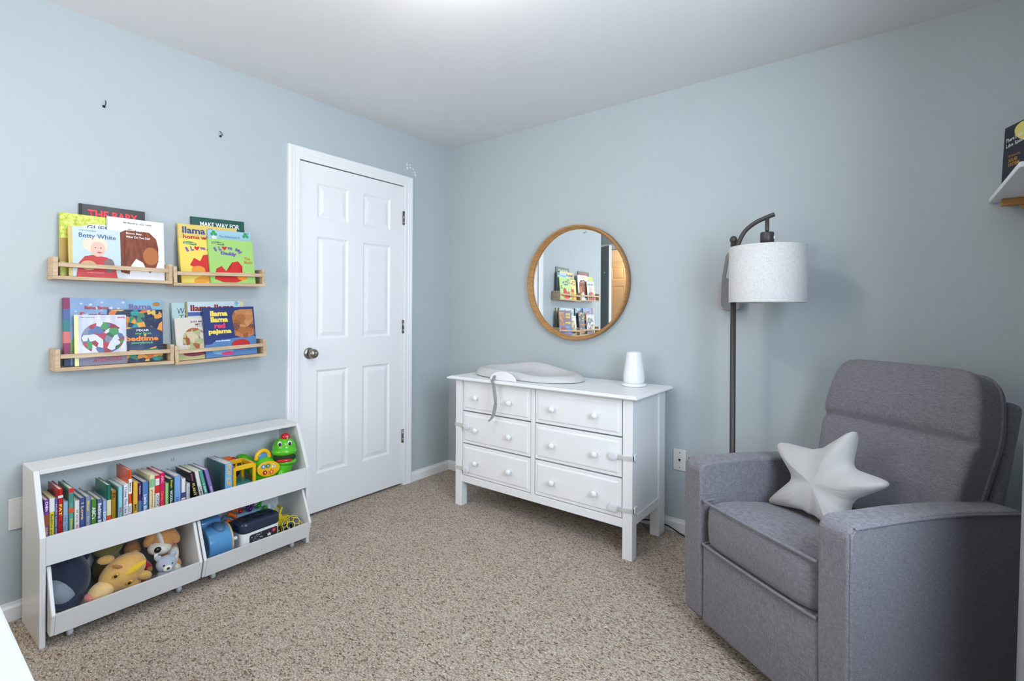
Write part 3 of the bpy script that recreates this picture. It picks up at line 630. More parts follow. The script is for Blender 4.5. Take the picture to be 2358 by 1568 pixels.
r, w, h = pbook('dark night-blue board book with an orange title on the lower ledge', -2.099, -1.903, 1.2035, .071, .052, .012, night, ZB)
text('PIXAR', r, (E2, .120, h - .092), .046, .009, WT, bold=.02); text('my first', r, (E2, .122, h - .107), .060, .013, (112, 190, 120), bold=.02)
text('bedtime', r, (E2, .118, h - .128), .120, .022, (240, 140, 50), bold=.04); text('storybook', r, (E2, .118, h - .148), .082, .014, (112, 190, 120), bold=.02)
patch(r, starp(.128, h - .113, .006), .0012, (240, 200, 70), name='printed_star'); pixr = (r, w, h)
def collage(name, cols, sc):
    n = len(cols); M = ramp_mat(name, [(i / n, c) for i, c in enumerate(cols)], 'voronoi', (1, 1, 1), sc, 0, .32)
    for nd in M.node_tree.nodes:
        if nd.type == 'VALTORGB': nd.color_ramp.interpolation = 'CONSTANT'
    return M
HEROC = collage('collage_print', [(62, 140, 76), (206, 210, 220), (140, 34, 48), (44, 96, 58), (78, 104, 150), (206, 210, 220), (170, 40, 60), (120, 126, 150)], 46)
DREAM = collage('dream_print', [(40, 140, 140), (30, 42, 72), (224, 150, 60), (44, 62, 100), (216, 178, 90), (30, 42, 72), (210, 110, 40), (60, 130, 90)], 48)
TANC = collage('tan_print', [(166, 104, 62), (186, 124, 80), (150, 92, 56), (196, 140, 96), (172, 112, 70), (120, 80, 70)], 34)
BROWNC = collage('furry_print', [(150, 84, 46), (206, 190, 160), (158, 110, 128), (168, 96, 52), (170, 176, 130), (214, 206, 194)], 44)
patch(pixr[0], [(.0, pixr[2] - .002), (pixr[1] - .002, pixr[2] - .002), (pixr[1] - .002, pixr[2] - .10), (.15, pixr[2] - .075), (.09, pixr[2] - .08), (.0, pixr[2] - .10)], E1, (0, 0, 0), material=DREAM)
patch(pixr[0], [(.0, .002), (pixr[1] - .002, .002), (pixr[1] - .002, .075), (.12, .050), (.0, .06)], E1, (0, 0, 0), material=DREAM)
hero = ramp_mat('pale_burst_cover', [(.3, (176, 180, 196)), (.6, (206, 210, 220)), (.8, (226, 228, 236))], 'noise', (1, 3, 1), 10, 3, .3)
r, w, h = pbook('pale picture book with a bright yellow spine and coloured shapes', -2.213, -2.042, 1.180, .083, .065, .006, hero, ZB, spine=((236, 234, 150), .0115))
text('a Little Golden Book', r, (E2, .040, h - .010), .050, .004, (90, 90, 100)); text('MARVEL', r, (E2, w - .016, h - .011), .026, .007, (206, 60, 90), bold=.03)
patch(r, oval(.092, .112, .072, .066, 32), E1, (0, 0, 0), material=HEROC)
patch(r, [(.012, 0), (w, 0), (w, .038), (.012, .03)], E1 * 1.3, (120, 118, 138)); text('AVENGERS', r, (E2, .105, .022), .100, .018, (170, 46, 66), bold=.02, shear=.25, angle=.05)
# lower row, right ledge
r, w, h = pbook('mint picture book with curly dark lettering on the lower ledge', -1.848, -1.690, 1.236, .036, .018, .010, (178, 204, 206), .969, roll=.02)
text('The', r, (E1, .065, h - .018), .024, .012, (86, 112, 120), shear=.2); text('Wonderful', r, (E1, .090, h - .040), .130, .028, (44, 74, 84), shear=.15); text('Things', r, (E1, .080, h - .072), .10, .028, (44, 74, 84), shear=.15)
pbook('cream picture book mostly hidden at the back of the lower ledge', -1.688, -1.518, 1.2435, .020, .010, .006, (226, 214, 166), .969, roll=.02)
r, w, h = pbook('pale blue picture book with dark red lettering and a navy band', -1.790, -1.546, 1.241, .046, .029, .009, (196, 214, 220), .972, spine=((150, 142, 90), .006), roll=.02)
text('llama llama', r, (E1, .118, h - .030), .200, .030, (138, 24, 30), bold=.04); patch(r, [(.006, h - .068), (w, h - .068), (w, h - .050), (.006, h - .050)], E1, (76, 88, 156)); patch(r, oval(w - .014, h - .012, .010, .012), E1, (120, 176, 206))
r, w, h = pbook('cream picture book with small purple capitals and furry shapes', -1.846, -1.690, 1.165, .070, .046, .006, (214, 206, 194), .968, roll=.038)
text('JUST ME AND', r, (E2, .108, h - .022), .086, .010, (92, 66, 110), bold=.02); text('MY DAD', r, (E2, .116, h - .035), .060, .010, (92, 66, 110), bold=.02); text('BY MERCER MAYER', r, (E2, .118, h - .045), .05, .004, (110, 100, 104))
patch(r, oval(.078, .090, .052, .060, 28), E1, (0, 0, 0), material=BROWNC); patch(r, [(.0, 0), (w, 0), (w, .05), (.0, .035)], E1 * .7, (190, 186, 130)); patch(r, oval(.075, .03, .05, .015), E1, (130, 48, 60))
r, w, h = pbook('navy picture book with yellow lettering at the right of the lower ledge', -1.730, -1.488, 1.214, .081, .057, .008, (44, 58, 112), .975, roll=.03)
for s, v, ww, c in (('llama', h - .030, .080, (238, 214, 92)), ('llama', h - .060, .080, (238, 214, 92)), ('red', h - .090, .050, (228, 54, 96)), ('pajama', h - .122, .105, (238, 214, 92))): text(s, r, (E2, .072, v), ww, .027 if s != 'pajama' else .030, c, bold=.05)
patch(r, [(.0, 0), (w, 0), (w, .085), (w - .012, .095), (.05, .082), (.03, .066), (0, .064)], E1, (84, 126, 178)); text('Anna Dewdney', r, (E2, .082, .078), .070, .009, WT, bold=.03)
patch(r, [(.140, .10), (.132, .20), (.145, .225), (.175, .232), (.234, .232), (.236, .10), (.19, .085)], E2, (0, 0, 0), material=TANC); patch(r, oval(.165, .055, .045, .026), .0011, (184, 40, 42)); patch(r, oval(.08, .03, .05, .02), E2, (120, 164, 200)); patch(r, oval(.10, .014, .03, .010), .0011, (206, 60, 120))

# ================================================================== toy bookcase with two rolling bins
BT, BO = .0202, Vector((.0389, -2.3581, 0))
def bw(a, b_, z): return (BO.x + a * math.cos(BT) - b_ * math.sin(BT), BO.y + a * math.sin(BT) + b_ * math.cos(BT), z)
bc = thing('toy_bookcase', 'low white slant-front bookcase filled with small books and toys', 'bookcase', BO, (0, 0, BT))
BL = 1.034; PF = [(0, 0), (0, .608), (.174, .608), (.2765, .389), (.2765, 0)]
for a in (0, BL - .0165): obj('side_panel', prism(PF, a, a + .0165, 'y', .001, 1), WHITE2, bc)
obj('top_panel', bx((.001, .0168, .592), (.174, BL - .0168, .6075), .0012, 1), WHITE2, bc)
obj('back_panel', bx((.001, .0168, .03), (.006, BL - .0168, .592)), BACKP, bc)
obj('shelf_board', bx((.006, .0168, .288), (.262, BL - .0168, .302)), WHITE2, bc)
obj('front_board', bx((.262, .0168, .287), (.2762, BL - .0168, .389), .001, 1), WHITE2, bc)
for s, p in (('11', (.0068, .505, .505)), ('10', (.0068, .275, .215))): text(s, bc, p, .010, .014, (70, 74, 78), name='pencilled_number')
BPF = [(.262, .278), (.333, .126), (.310, .046), (.020, .046), (.020, .278)]
CLEARP = mat('milky_plastic', (196, 204, 208), .25, .03)
for label, b0, b1 in (('white rolling toy bin of plush animals under the bookcase', .021, .506), ('white rolling toy bin of plastic toys under the bookcase', .511, 1.013)):
    bn = thing('toy_bin', label, 'toy bin', BO, (0, 0, BT), 'rolling bins under the bookcase')
    for a in (b0, b1 - .012): obj('side_panel', prism(BPF, a, a + .012, 'y', .002, 1), WHITE2, bn)
    obj('front_panel', prism([(.333, .126), (.310, .046), (.297, .046), (.320, .126)], b0 + .0121, b1 - .0121, 'y'), WHITE2, bn)
    obj('bottom_panel', bx((.02, b0 + .0121, .046), (.297, b1 - .0121, .057)), WHITE2, bn)
    obj('back_panel', bx((.02, b0 + .0121, .057), (.030, b1 - .0121, .27)), BACKP, bn)
    for a in (b0 + .065, b1 - .065):
        for d in (.07, .255):
            c = obj('caster', lathe([(0, -.009), (.014, -.009), (.0175, -.005), (.0175, .005), (.014, .009), (0, .009)], 20, axis='-y'), CLEARP, bn, True, (d, a, .0177))
            obj('fork', bx((-.008, -.013, .010), (.008, .013, .0285), .003), CLEARP, c)
# ---- row of small books, spines out
def rbook(label, b_, wd, zt, rgb, inks=(), bands=(), lean=0, d=.15, z0=.3025, a=.222, pages=True):
    h = (zt - z0) / max(.8, math.cos(lean))
    r = thing('small_book', label, 'book', bw(a, b_, z0), (lean, 0, BT), 'row of small books in the bookcase')
    cm = mat('cover_%d_%d_%d' % rgb, rgb, .32, .03, 12, coat=.15); t = min(.0022, wd * .2)
    b = nb(); box(b, (-d, 0, 0), (0, t, h)); box(b, (-d, wd - t, 0), (0, wd, h)); box(b, (-t, 0, 0), (0, wd, h)); obj('cover', b, cm, r)
    obj('page_block', bx((-d + .003, t + .0001, .003), (-t - .0001, wd - t - .0001, h - .0025)), PAGES, r)
    for v0, v1, c in bands: obj('spine_band', bx((-.0005, -.0003, h * v0), (.0004, wd + .0003, h * v1)), ink(c), r)
    for (s, v0, v1, c, ws) in inks: text(s, r, (.0008, wd * .5, h * (v0 + v1) / 2), h * (v1 - v0), wd * ws, c, 'spine', bold=.02)
    return r
K = 2.3581 - .0044
G, WTX, YL = (60, 70, 90), (240, 240, 240), (240, 214, 90)
ROW = [
 ('purple book with gold lettering at the left end of the bookcase row', -2.333, .0145, .508, (122, 66, 150), [('ANNA HIBISCUS', .02, .52, (232, 190, 110), .6), ('CHEN', .80, .97, WTX, .5)], [(.54, .74, (150, 84, 60))]),
 ('yellow book with a white top on its spine, second in the row', -2.318, .0135, .510, (232, 218, 62), [('Bedtime and Bathtime', .05, .72, (90, 100, 60), .5)], [(.76, 1, (226, 226, 222))]),
 ('thin violet-blue book between the yellow and the red books', -2.304, .009, .505, (84, 88, 150), [('Hello Little One', .3, .9, (190, 200, 226), .5)], []),
 ('tall bright red book near the left end of the row', -2.2945, .0135, .537, (196, 28, 34), [('PAT', .58, .76, YL, .6), ('My House', .25, .5, (110, 16, 20), .5)], [(.86, .90, (236, 226, 220))]),
 ('light blue book right beside the tall red book', -2.2805, .0145, .486, (146, 180, 204), [('I Am Your Little Lamb', .08, .72, (86, 116, 150), .5)], []),
 ('sea-green book with a red top and yellow lettering', -2.2645, .0145, .531, (86, 158, 136), [('Dinosaur Day', .06, .5, YL, .6), ('Dino', .76, .9, (60, 120, 130), .5)], [(.93, 1, (206, 40, 52)), (.60, .68, (206, 84, 48))]),
 ('white book with small red lettering, left part of the row', -2.2485, .0155, .480, (226, 224, 222), [('If the Bug', .3, .8, (196, 120, 110), .4)], []),
 ('royal blue book with white capitals on its spine', -2.2325, .0160, .486, (70, 88, 152), [('MAMA', .04, .3, WTX, .6), ('I Love', .55, .9, (226, 200, 120), .5)], []),
 ('slate grey-blue book with a small yellow word on its spine', -2.2155, .0160, .486, (128, 142, 164), [('The Wonderful', .05, .6, (180, 190, 204), .4), ('Moon', .7, .9, YL, .5)], []),
 ('leaf green book with white capitals on its spine', -2.1985, .0165, .470, (78, 134, 52), [("ABC's", .55, .82, WTX, .7)], []),
 ('dusty blue book with rounded white title on its spine', -2.1800, .0155, .466, (88, 108, 146), [('Bedtime Bear', .30, .9, WTX, .7)], []),
 ('pale blue book with white capitals beside the dusty blue one', -2.1630, .0125, .458, (142, 172, 216), [('DOGGIES', .05, .7, WTX, .7)], []),
 ('teal and orange-red book standing above its neighbours', -2.1495, .0125, .512, (24, 112, 92), [('POP', .10, .3, YL, .6)], [(0, .42, (232, 72, 30)), (.43, .72, (226, 214, 170))]),
 ('mustard brown book tucked in shade left of the aqua book', -2.1360, .0150, .487, (158, 124, 26), [('R', .8, .95, (110, 60, 20), .6)], []),
 ('aqua book with dark red capitals low on its spine', -2.1140, .0145, .497, (142, 206, 216), [('WELCOME LITTLE', .02, .58, (150, 40, 60), .55)], []),
 ('white book with a long serif title down its spine', -2.0970, .0165, .500, (232, 234, 240), [('I Love You Like No Other', .04, .94, (90, 90, 130), .55)], []),
 ('orange and white book, the tallest of the row', -2.0795, .0100, .553, (222, 84, 30), [('GO DOG GO!', .06, .42, (60, 60, 70), .6), ('MINI', .66, .8, G, .5)], [(0, .46, (232, 232, 230)), (.62, .86, (236, 236, 232))]),
 ('golden yellow book just right of the tallest book', -2.0650, .0165, .502, (226, 176, 62), [('ME', .40, .54, (60, 60, 50), .5)], []),
 ('thin deep purple book with an orange foot', -2.0465, .0105, .492, (84, 40, 110), [('Tractor', .75, .95, (220, 210, 226), .5)], [(0, .3, (206, 96, 60)), (.32, .62, (88, 116, 150))]),
 ('mid-blue book with a large white title on its spine', -2.0330, .0205, .493, (84, 124, 184), [('Little Blue Truck', .02, .72, WTX, .5)], []),
 ('cream book with a red and orange title on its spine', -2.0090, .0200, .514, (228, 224, 178), [('yummy yucky', .05, .72, (200, 70, 40), .45)], [(.76, .92, (140, 184, 140))]),
 ('white book with red blocks and black capitals', -1.9880, .0160, .507, (232, 228, 226), [('CLICK, CLACK', .05, .60, (40, 40, 46), .5)], [(.64, .80, (206, 40, 36)), (.94, 1, (206, 40, 50))]),
 ('magenta book with orange lettering in the middle of the row', -1.9715, .0185, .513, (206, 20, 96), [('Chicka Chicka Boom', .05, .64, (240, 120, 60), .5), ('ABC', .8, .95, (240, 160, 200), .5)], []),
 ('pale green low book right of the magenta one', -1.9520, .0130, .465, (150, 202, 126), [('Good Night', .1, .7, (206, 230, 180), .4)], []),
 ('dark forest-green book with white capitals', -1.9385, .0190, .480, (18, 66, 36), [('WOODLAND DANCE', .0, .72, WTX, .5), ('Boys', .78, .97, (226, 196, 60), .45)], []),
 ('cornflower blue thick book with a navy title', -1.9180, .0250, .487, (124, 164, 216), [('Little Blue', .02, .5, (60, 90, 150), .4)], []),
 ('white book with an orange title on its spine', -1.8910, .0165, .468, (230, 230, 228), [('Peek-a', .08, .46, (232, 110, 40), .7)], [(.5, .64, (70, 70, 120))]),
 ('small grey-white book, the lowest of the row', -1.8720, .0150, .443, (200, 204, 208), [('The Very Hungry', .1, .9, (140, 144, 150), .35)], []),
 ('black leaning book with rainbow capitals', -1.8305, .0165, .487, (24, 22, 28), [('PLANT', .42, .72, (230, 200, 120), .6), ('THE TINY', .05, .4, (170, 200, 220), .6), ('Jamie', .78, .97, (200, 90, 140), .5)], [], .165),
 ('white leaning book with black capitals', -1.804, .0155, .485, (228, 226, 220), [('LLAMAS ARE NOT', .02, .62, (50, 50, 54), .5)], [], .19),
 ('teal leaning book near the right end of the row', -1.783, .0150, .484, (84, 166, 150), [('I AM', .45, .66, (206, 230, 220), .5)], [(.24, .34, (214, 140, 100))], .215),
 ('lavender leaning book at the right end of the row', -1.756, .0150, .483, (138, 120, 186), [('Good Night', .1, .56, WTX, .55)], [], .24),
]
for it in ROW:
    lab, y, wd, zt, rgb, inks, bands = it[:7]; rbook(lab, y + K, wd, zt, rgb, inks, bands, it[7] if len(it) > 7 else 0)
bigb = rbook('large pop-up book with a light blue spine beside the toy cage', -1.716 + K, .034, .492, (118, 176, 226), [('POP-UP', .45, .98, (240, 190, 70), .55)], [], .0, .19, a=.232)
obj('cover_panel', bx((-.188, -.0012, .002), (-.002, -.0002, .187)), mat('dark_teal_cover', (52, 92, 92), .35, .3, 25), bigb)

# ================================================================== toys on the shelf
GRN, YEL, RED, ORG, BLU, NAVY, PUR_, TEAL = gloss('green', (84, 186, 30)), gloss('yellow', (238, 184, 26)), gloss('red', (190, 26, 34)), gloss('orange', (232, 106, 30)), gloss('blue', (84, 146, 196)), gloss('navy', (38, 48, 70)), gloss('purple', (84, 28, 110)), gloss('teal', (44, 130, 124))
BLKP = gloss('black', (26, 26, 28)); DKG = gloss('dark_green', (34, 96, 26)); LBL = gloss('light_blue', (150, 196, 222)); YEL2 = gloss('lemon', (232, 208, 44))
dn = thing('toy_dinosaur', 'shiny green toy dinosaur with a red cap and yellow number panel', 'toy', (.185, -1.47, .3026))
def D(x, y, z): return (x - .15, y + 1.45, z - .302)
obj('body', ell(D(.145, -1.476, .392), (.062, .068, .072), None, 28, 18), GRN, dn, True)
obj('neck', ell(D(.150, -1.394, .392), (.058, .054, .088), (R(-12), 0, 0), 28, 18), GRN, dn, True)
obj('tail', tube(smooth_path([D(.095, -1.495, .395), D(.060, -1.520, .425), D(.038, -1.538, .452), D(.030, -1.552, .468)], 5), [.036, .035, .034, .033, .032, .031, .030, .029, .028, .026, .023, .019, .015, .011, .006, .002], 16), GRN, dn, True)
hd = obj('head', ell(D(.150, -1.376, .478), (.062, .058, .068), None, 32, 20), GRN, dn, True)
FA = R(-27)
def HF(f, l, z): return D(.150 + .89 * f + .46 * l, -1.376 - .46 * f + .89 * l, z)      # towards the viewer, to its side, height
obj('muzzle', ell(HF(.030, 0, .478), (.045, .060, .026), (0, 0, FA), 28, 18), GRN, hd, True)
obj('lower_jaw', ell(HF(.026, 0, .424), (.044, .060, .022), (0, 0, FA), 28, 18), GRN, hd, True)
mo = obj('mouth', ell(HF(.046, 0, .449), (.024, .054, .024), (0, 0, FA), 28, 18), mat('dark_mouth', (22, 52, 20), .8), hd, True)
obj('tongue', ell(HF(.056, 0, .438), (.022, .040, .012), (0, 0, FA)), RED, mo, True)
for l_ in (-.022, .024):
    e = obj('eye', ell(HF(.050, l_, .521), (.008, .0105, .0135), (0, 0, FA)), PAPERW, hd, True); obj('pupil', ell(HF(.056, l_ + .001, .520), (.005, .007, .0095), (0, 0, FA)), BLKP, e, True)
cpo = obj('cap', ell(D(.158, -1.374, .545), (.024, .024, .020)), RED, hd, True)
text('2', cpo, D(.1825, -1.376, .548), .009, .013, WT)
pn = obj('number_panel', prism([(u - 1.485, v + .415) for u, v in oval(0, 0, .057, .037, 36, -.12)], .192, .2075, 'x', .003, 2), YEL, dn, False, D(0, 0, 0))
pn.location = (-.15, 1.45, -.302)
for s, y, z, c, sh in (('1', -1.513, .433, (90, 130, 190), 'o'), ('2', -1.490, .432, (36, 140, 96), 'o'), ('3', -1.462, .427, (226, 226, 232), 't'), ('4', -1.505, .402, (180, 30, 44), 'o'), ('5', -1.474, .399, (226, 96, 50), 's')):
    pts = starp(y, z, .0135, .009) if sh == 's' else [(y - .012, z - .009), (y + .012, z - .009), (y, z + .012)] if sh == 't' else oval(y, z, .0105, .0105, 18)
    bt = obj('button', prism(pts, .2075, .2105, 'x'), ink(c), pn); text(s, bt, (.2109, y, z), .006, .010, WT if sh != 't' else (90, 90, 130), bold=.03)
obj('carry_handle', tube(smooth_path([D(.150, -1.520, .455), D(.150, -1.514, .482), D(.150, -1.488, .497), D(.150, -1.462, .484), D(.150, -1.454, .455)], 5), .010, 10), YEL, dn, True)
obj('dial', ell(D(.150, -1.487, .466), (.006, .026, .018)), BLU, dn, True)
obj('foot_button', prism(round_rect(-1.516, -1.452, .338, .372, .014), .188, .212, 'x', .004, 2), ORG, dn, False, (-.15, 1.45, -.302))
for y in (-1.508, -1.42): obj('foot', ell(D(.185, y, .329), (.032, .030, .0265)), GRN, dn, True)
obj('front_leg', ell(D(.200, -1.418, .368), (.020, .022, .030)), GRN, dn, True)
cg = thing('toy_cage_cart', 'yellow open-barred toy cage cart with a black wheel', 'toy', (.178, -1.622, .3030))
b0 = [(-.06, -.046, 0), (.062, -.046, 0), (.062, .046, 0), (-.06, .046, 0)]
for (x, y, _) in b0: obj('post', bx((x - .007, y - .007, .010), (x + .007, y + .007, .158), .003), YEL, cg)
for z in (.150, .010):
    for (p, q) in (((-.06, -.046), (.062, -.046)), ((.062, -.046), (.062, .046)), ((.062, .046), (-.06, .046)), ((-.06, .046), (-.06, -.046))):
        obj('rail', bx((min(p[0], q[0]) - .006, min(p[1], q[1]) - .006, z - .010), (max(p[0], q[0]) + .006, max(p[1], q[1]) + .006, z + .012), .003), YEL, cg)
for y in (-.02, .015): obj('bar', bx((-.064, y - .004, .02), (-.056, y + .004, .145), .001), YEL, cg)
obj('tray', bx((-.052, -.038, .02), (.054, .038, .075), .006), TEAL, cg)
obj('wheel', lathe([(0, -.012), (.022, -.012), (.026, -.006), (.026, .006), (.022, .012), (0, .012)], 24, axis='x'), BLKP, cg, True, (-.01, -.015, .115))
oc = thing('toy_car', 'little orange toy car parked behind the yellow cage', 'toy', (.080, -1.635, .3026))
obj('chassis', bx((-.02, -.04, .012), (.02, .04, .14), .006), ORG, oc); obj('cabin', bx((-.016, -.036, .14), (.016, .020, .172), .006), ORG, oc)
for y in (-.028, .028): obj('wheel', lathe([(0, -.004), (.012, -.004), (.012, .004), (0, .004)], 16, axis='x'), BLKP, oc, True, (.021, y, .0122))
obj('lamp', ell((0, .030, .152), (.012, .014, .014)), RED, oc, True)

# ================================================================== plush toys in the left bin
def pl_thing(label, loc): return thing('plush_toy', label, 'plush toy', loc, (0, 0, 0), 'plush toys in the bin')
FB = .0575
NVP, PALE, TAN, TAN2, PINK, YELP, OLV, BRN, REDC, GRYP, CRM = plush('slate', (52, 60, 80)), plush('pale_grey', (150, 160, 170)), plush('tan', (214, 168, 98)), plush('light_tan', (226, 190, 132)), plush('pink', (214, 130, 120)), plush('yellow', (226, 184, 52)), plush('olive', (134, 124, 72)), plush('brown', (164, 112, 70)), plush('red', (176, 30, 36)), plush('grey', (172, 180, 192)), plush('cream', (228, 222, 210))
EYE = gloss('eye', (20, 18, 18))
t = pl_thing('large slate-blue plush toy with a pale furry patch', (.152, -2.246, FB + .001))
obj('body', ell((.0, .0, .100), (.084, .068, .0985), (R(8), 0, 0), 32, 20), NVP, t, True)
obj('fur_patch', ell((.040, -.024, .074), (.054, .042, .062), (R(20), 0, R(-12)), 28, 18), PALE, t, True)
obj('foot', ell((.05, -.01, .032), (.040, .050, .031)), NVP, t, True)
obj('ear', ell((-.03, .050, .150), (.018, .022, .035), (R(-35), 0, 0)), NVP, t, True)
t = pl_thing('tan plush cub with a pink nose and yellow tuft', (.268, -2.122, FB + .012))
h_ = obj('head', ell((-.005, .022, .085), (.058, .082, .062), (R(30), 0, 0), 32, 20), TAN, t, True)
obj('muzzle', ell((.012, -.050, .046), (.042, .046, .034), (R(28), 0, 0), 26, 16), TAN2, h_, True)
obj('nose', ell((.020, -.086, .038), (.024, .016, .018), (R(30), 0, 0)), PINK, h_, True)
obj('tuft', ell((.046, .050, .105), (.012, .040, .014), (R(24), 0, 0)), YELP, h_, True)
for c, ro in (((-.02, -.028, .148), (R(-10), 0, 0)), ((.024, .086, .056), (R(-25), 0, 0))):
    e = obj('ear', ell(c, (.015, .028, .017), ro), TAN, h_, True)
AMB = gloss('amber', (196, 150, 50))
for c in ((.044, -.012, .100), (.052, .030, .060)):
    e = obj('eye', ell(c, (.007, .013, .009), (R(28), 0, R(-10))), AMB, h_, True); obj('pupil', ell((c[0] + .005, c[1] - .002, c[2]), (.004, .006, .006)), EYE, h_, True)
for c in ((.034, -.002, .128),): obj('brow', ell(c, (.008, .022, .006), (R(-30), 0, 0)), BRN, h_, True)
obj('body', ell((-.01, .035, .032), (.045, .050, .043)), TAN, t, True)
t = pl_thing('olive plush toy slumped at the back of the bin', (.113, -2.112, FB))
obj('body', ell((0, 0, .071), (.042, .050, .070)), OLV, t, True); obj('head', ell((.002, .0, .158), (.042, .050, .040)), OLV, t, True); obj('ear', ell((.012, -.035, .172), (.018, .012, .022)), TAN, t, True)
t = pl_thing('brown plush toy in a red shirt beside the tan cub', (.190, -2.006, FB))
obj('head', ell((-.046, -.030, .128), (.030, .030, .034)), BRN, t, True); obj('shirt', ell((-.012, -.010, .052), (.040, .026, .0510)), REDC, t, True)
a_ = obj('sleeve', tube(smooth_path([(.018, -.006, .078), (.040, -.004, .076), (.058, -.002, .070)], 4), [.016, .016, .016, .015, .015, .015, .014, .014, .014], 12), REDC, t, True)
obj('hand', ell((.066, -.001, .067), (.011, .011, .011)), BRN, a_, True); obj('leg', ell((.028, -.008, .021), (.022, .016, .020)), BRN, t, True); obj('muzzle', ell((-.022, -.030, .122), (.012, .016, .013)), TAN, t, True)
t = pl_thing('small pale grey plush bear under the dog\'s chin', (.286, -1.957, FB + .001)); t.scale = (1.22, 1.22, 1.22)
h_ = obj('head', ell((.0, .0, .066), (.028, .030, .027)), GRYP, t, True); obj('muzzle', ell((.024, -.004, .059), (.012, .014, .011)), CRM, h_, True); obj('nose', ell((.035, -.005, .062), (.003, .005, .004)), EYE, h_, True)
for y in (-.022, .022): obj('ear', ell((-.004, y, .090), (.006, .010, .010)), GRYP, h_, True)
for y in (-.014, .010): obj('eye', ell((.024, y, .071), (.003, .003, .003)), EYE, h_, True)
obj('body', ell((.0, .0, .027), (.027, .029, .026)), GRYP, t, True); obj('paw', ell((.024, .016, .018), (.012, .012, .012)), GRYP, t, True); obj('tag', bx((-.020, -.030, .085), (-.018, -.019, .103)), PAPERW, t)
DOGT = plush('caramel', (206, 146, 88))
t = pl_thing('caramel and white plush dog with a black nose', (.172, -1.928, FB))
obj('body', ell((-.010, .012, .066), (.058, .044, .065), None, 26, 16), DOGT, t, True)
obj('chest', ell((.040, .010, .058), (.034, .026, .056), (R(-20), 0, 0)), CRM, t, True)
h_ = obj('head', ell((.012, -.014, .156), (.060, .056, .052), None, 30, 18), DOGT, t, True)
obj('blaze', ell((.022, -.030, .160), (.053, .015, .050), (R(14), 0, 0)), CRM, h_, True)
mz = obj('muzzle', ell((.050, -.034, .130), (.036, .044, .028), (R(-10), 0, 0), 26, 16), CRM, h_, True); obj('nose', ell((.083, -.050, .137), (.010, .013, .012)), EYE, mz, True)
for c, ro in (((.052, .018, .162), (R(24), R(-20), 0)), ((.030, -.062, .172), (R(-34), 0, 0))): obj('ear', ell(c, (.018, .020, .034), ro), DOGT, h_, True)
obj('eye', ell((.066, -.008, .152), (.005, .005, .005)), EYE, h_, True); obj('paw', ell((.062, .024, .022), (.022, .018, .021)), CRM, t, True); obj('leg', ell((.02, .034, .028), (.036, .022, .027)), DOGT, t, True)

# ================================================================== plastic toys in the right bin
t = thing('toy_drum', 'glossy blue curved toy with a wooden rim lying in the bin', 'toy', (.225, -1.745, FB))
b = nb(); n_ = 40; R0 = .072
prof = [(R0, -.048), (R0 + .001, -.04), (R0 + .001, .042), (R0, .048), (.055, .048), (.055, -.048)]
obj('shell', lathe(prof + [prof[0]], 44, False, axis='-y'), BLU, t, True, (0, 0, .0775))
obj('head_skin', lathe([(0, .044), (.056, .044), (.056, .046), (0, .046)], 32, axis='-y'), BLU, t, False, (0, 0, .0775))
obj('end_skin', lathe([(0, -.046), (.056, -.046), (.056, -.044), (0, -.044)], 32, axis='-y'), BLU, t, False, (0, 0, .0775))
obj('back_pod', bx((-.125, -.045, .004), (-.060, .060, .165), .02, 3), BLU, t, True)
obj('saddle', ell((.0, .012, .140), (.05, .030, .022)), gloss('steel_blue', (78, 116, 150)), t, True)
obj('rim', lathe([(.060, -.0535), (.075, -.0535), (.076, -.050), (.075, -.0465), (.060, -.0465), (.060, -.0535)], 44, False, axis='-y'), WOODL, t, True, (0, 0, .0775))
obj('knob', lathe([(0, -.075), (.008, -.075), (.009, -.068), (.006, -.060), (.006, -.052), (0, -.052)], 16, axis='-y'), PAPERW, t, True, (.05, 0, .085))
t = thing('toy_caddy', 'navy-lidded white toy caddy with a dark patterned label', 'toy', (.243, -1.568, FB + .0008), (0, 0, R(4)))
RX, RY = .058, .098
obj('tub', prism(round_rect(-RX + .004, RX - .004, -RY + .004, RY - .004, .025), .0, .098, 'z', .003, 1), PAPERW, t)
lid = obj('lid', prism(round_rect(-RX, RX, -RY, RY, .030), .092, .146, 'z', .014, 3), NAVY, t, True)
for (x, y, rx, ry) in ((-.022, -.045, .016, .028), (-.022, .035, .016, .034), (.022, -.060, .014, .018), (.020, .0, .015, .026), (.022, .058, .014, .018)): obj('pocket', prism(oval(x, y, rx, ry, 24), .1455, .1468, 'z'), gloss('deep_navy', (18, 24, 40)), lid)
lb = obj('label', prism(round_rect(-.060, .078, .034, .084, .010), RX - .0045, RX - .0025, 'x'), ink((52, 46, 52)), t)
random.seed(3)
for k in range(46): patch(lb, oval(-.052 + .055 * random.random(), .040 + .038 * random.random(), .0016, .0016, 6), RX - .0021, (226, 226, 226), name='printed_dot')
patch(lb, oval(.060, .070, .010, .010), RX - .0021, (200, 40, 60), name='badge'); patch(lb, starp(.036, .058, .011), RX - .0021, (230, 230, 230), name='printed_star')
text('3+', lb, (RX - .0018, .060, .070), .010, .007, WT)
t = thing('peg_board_toy', 'light blue toy board with fat coloured pegs at the back of the bin', 'toy', (.105, -1.555, FB))
obj('board', puff((0, 0, .0672), (.040, .104, .066), 6, 8), LBL, t, True)
def peg(p, q, m_, r=.0085):
    P, Q = Vector((p[0] * .7, p[1] * .86, p[2] + .008)), Vector((q[0] * .7, q[1] * .86, q[2] + .008)); pts = [P.lerp(Q, k / 8) for k in range(9)]; rr = [r * s for s in (.7, 1.3, 1.35, .95, .8, .95, 1.25, 1.2, .6)]
    obj('peg', tube(pts, rr, 12), m_, t, True)
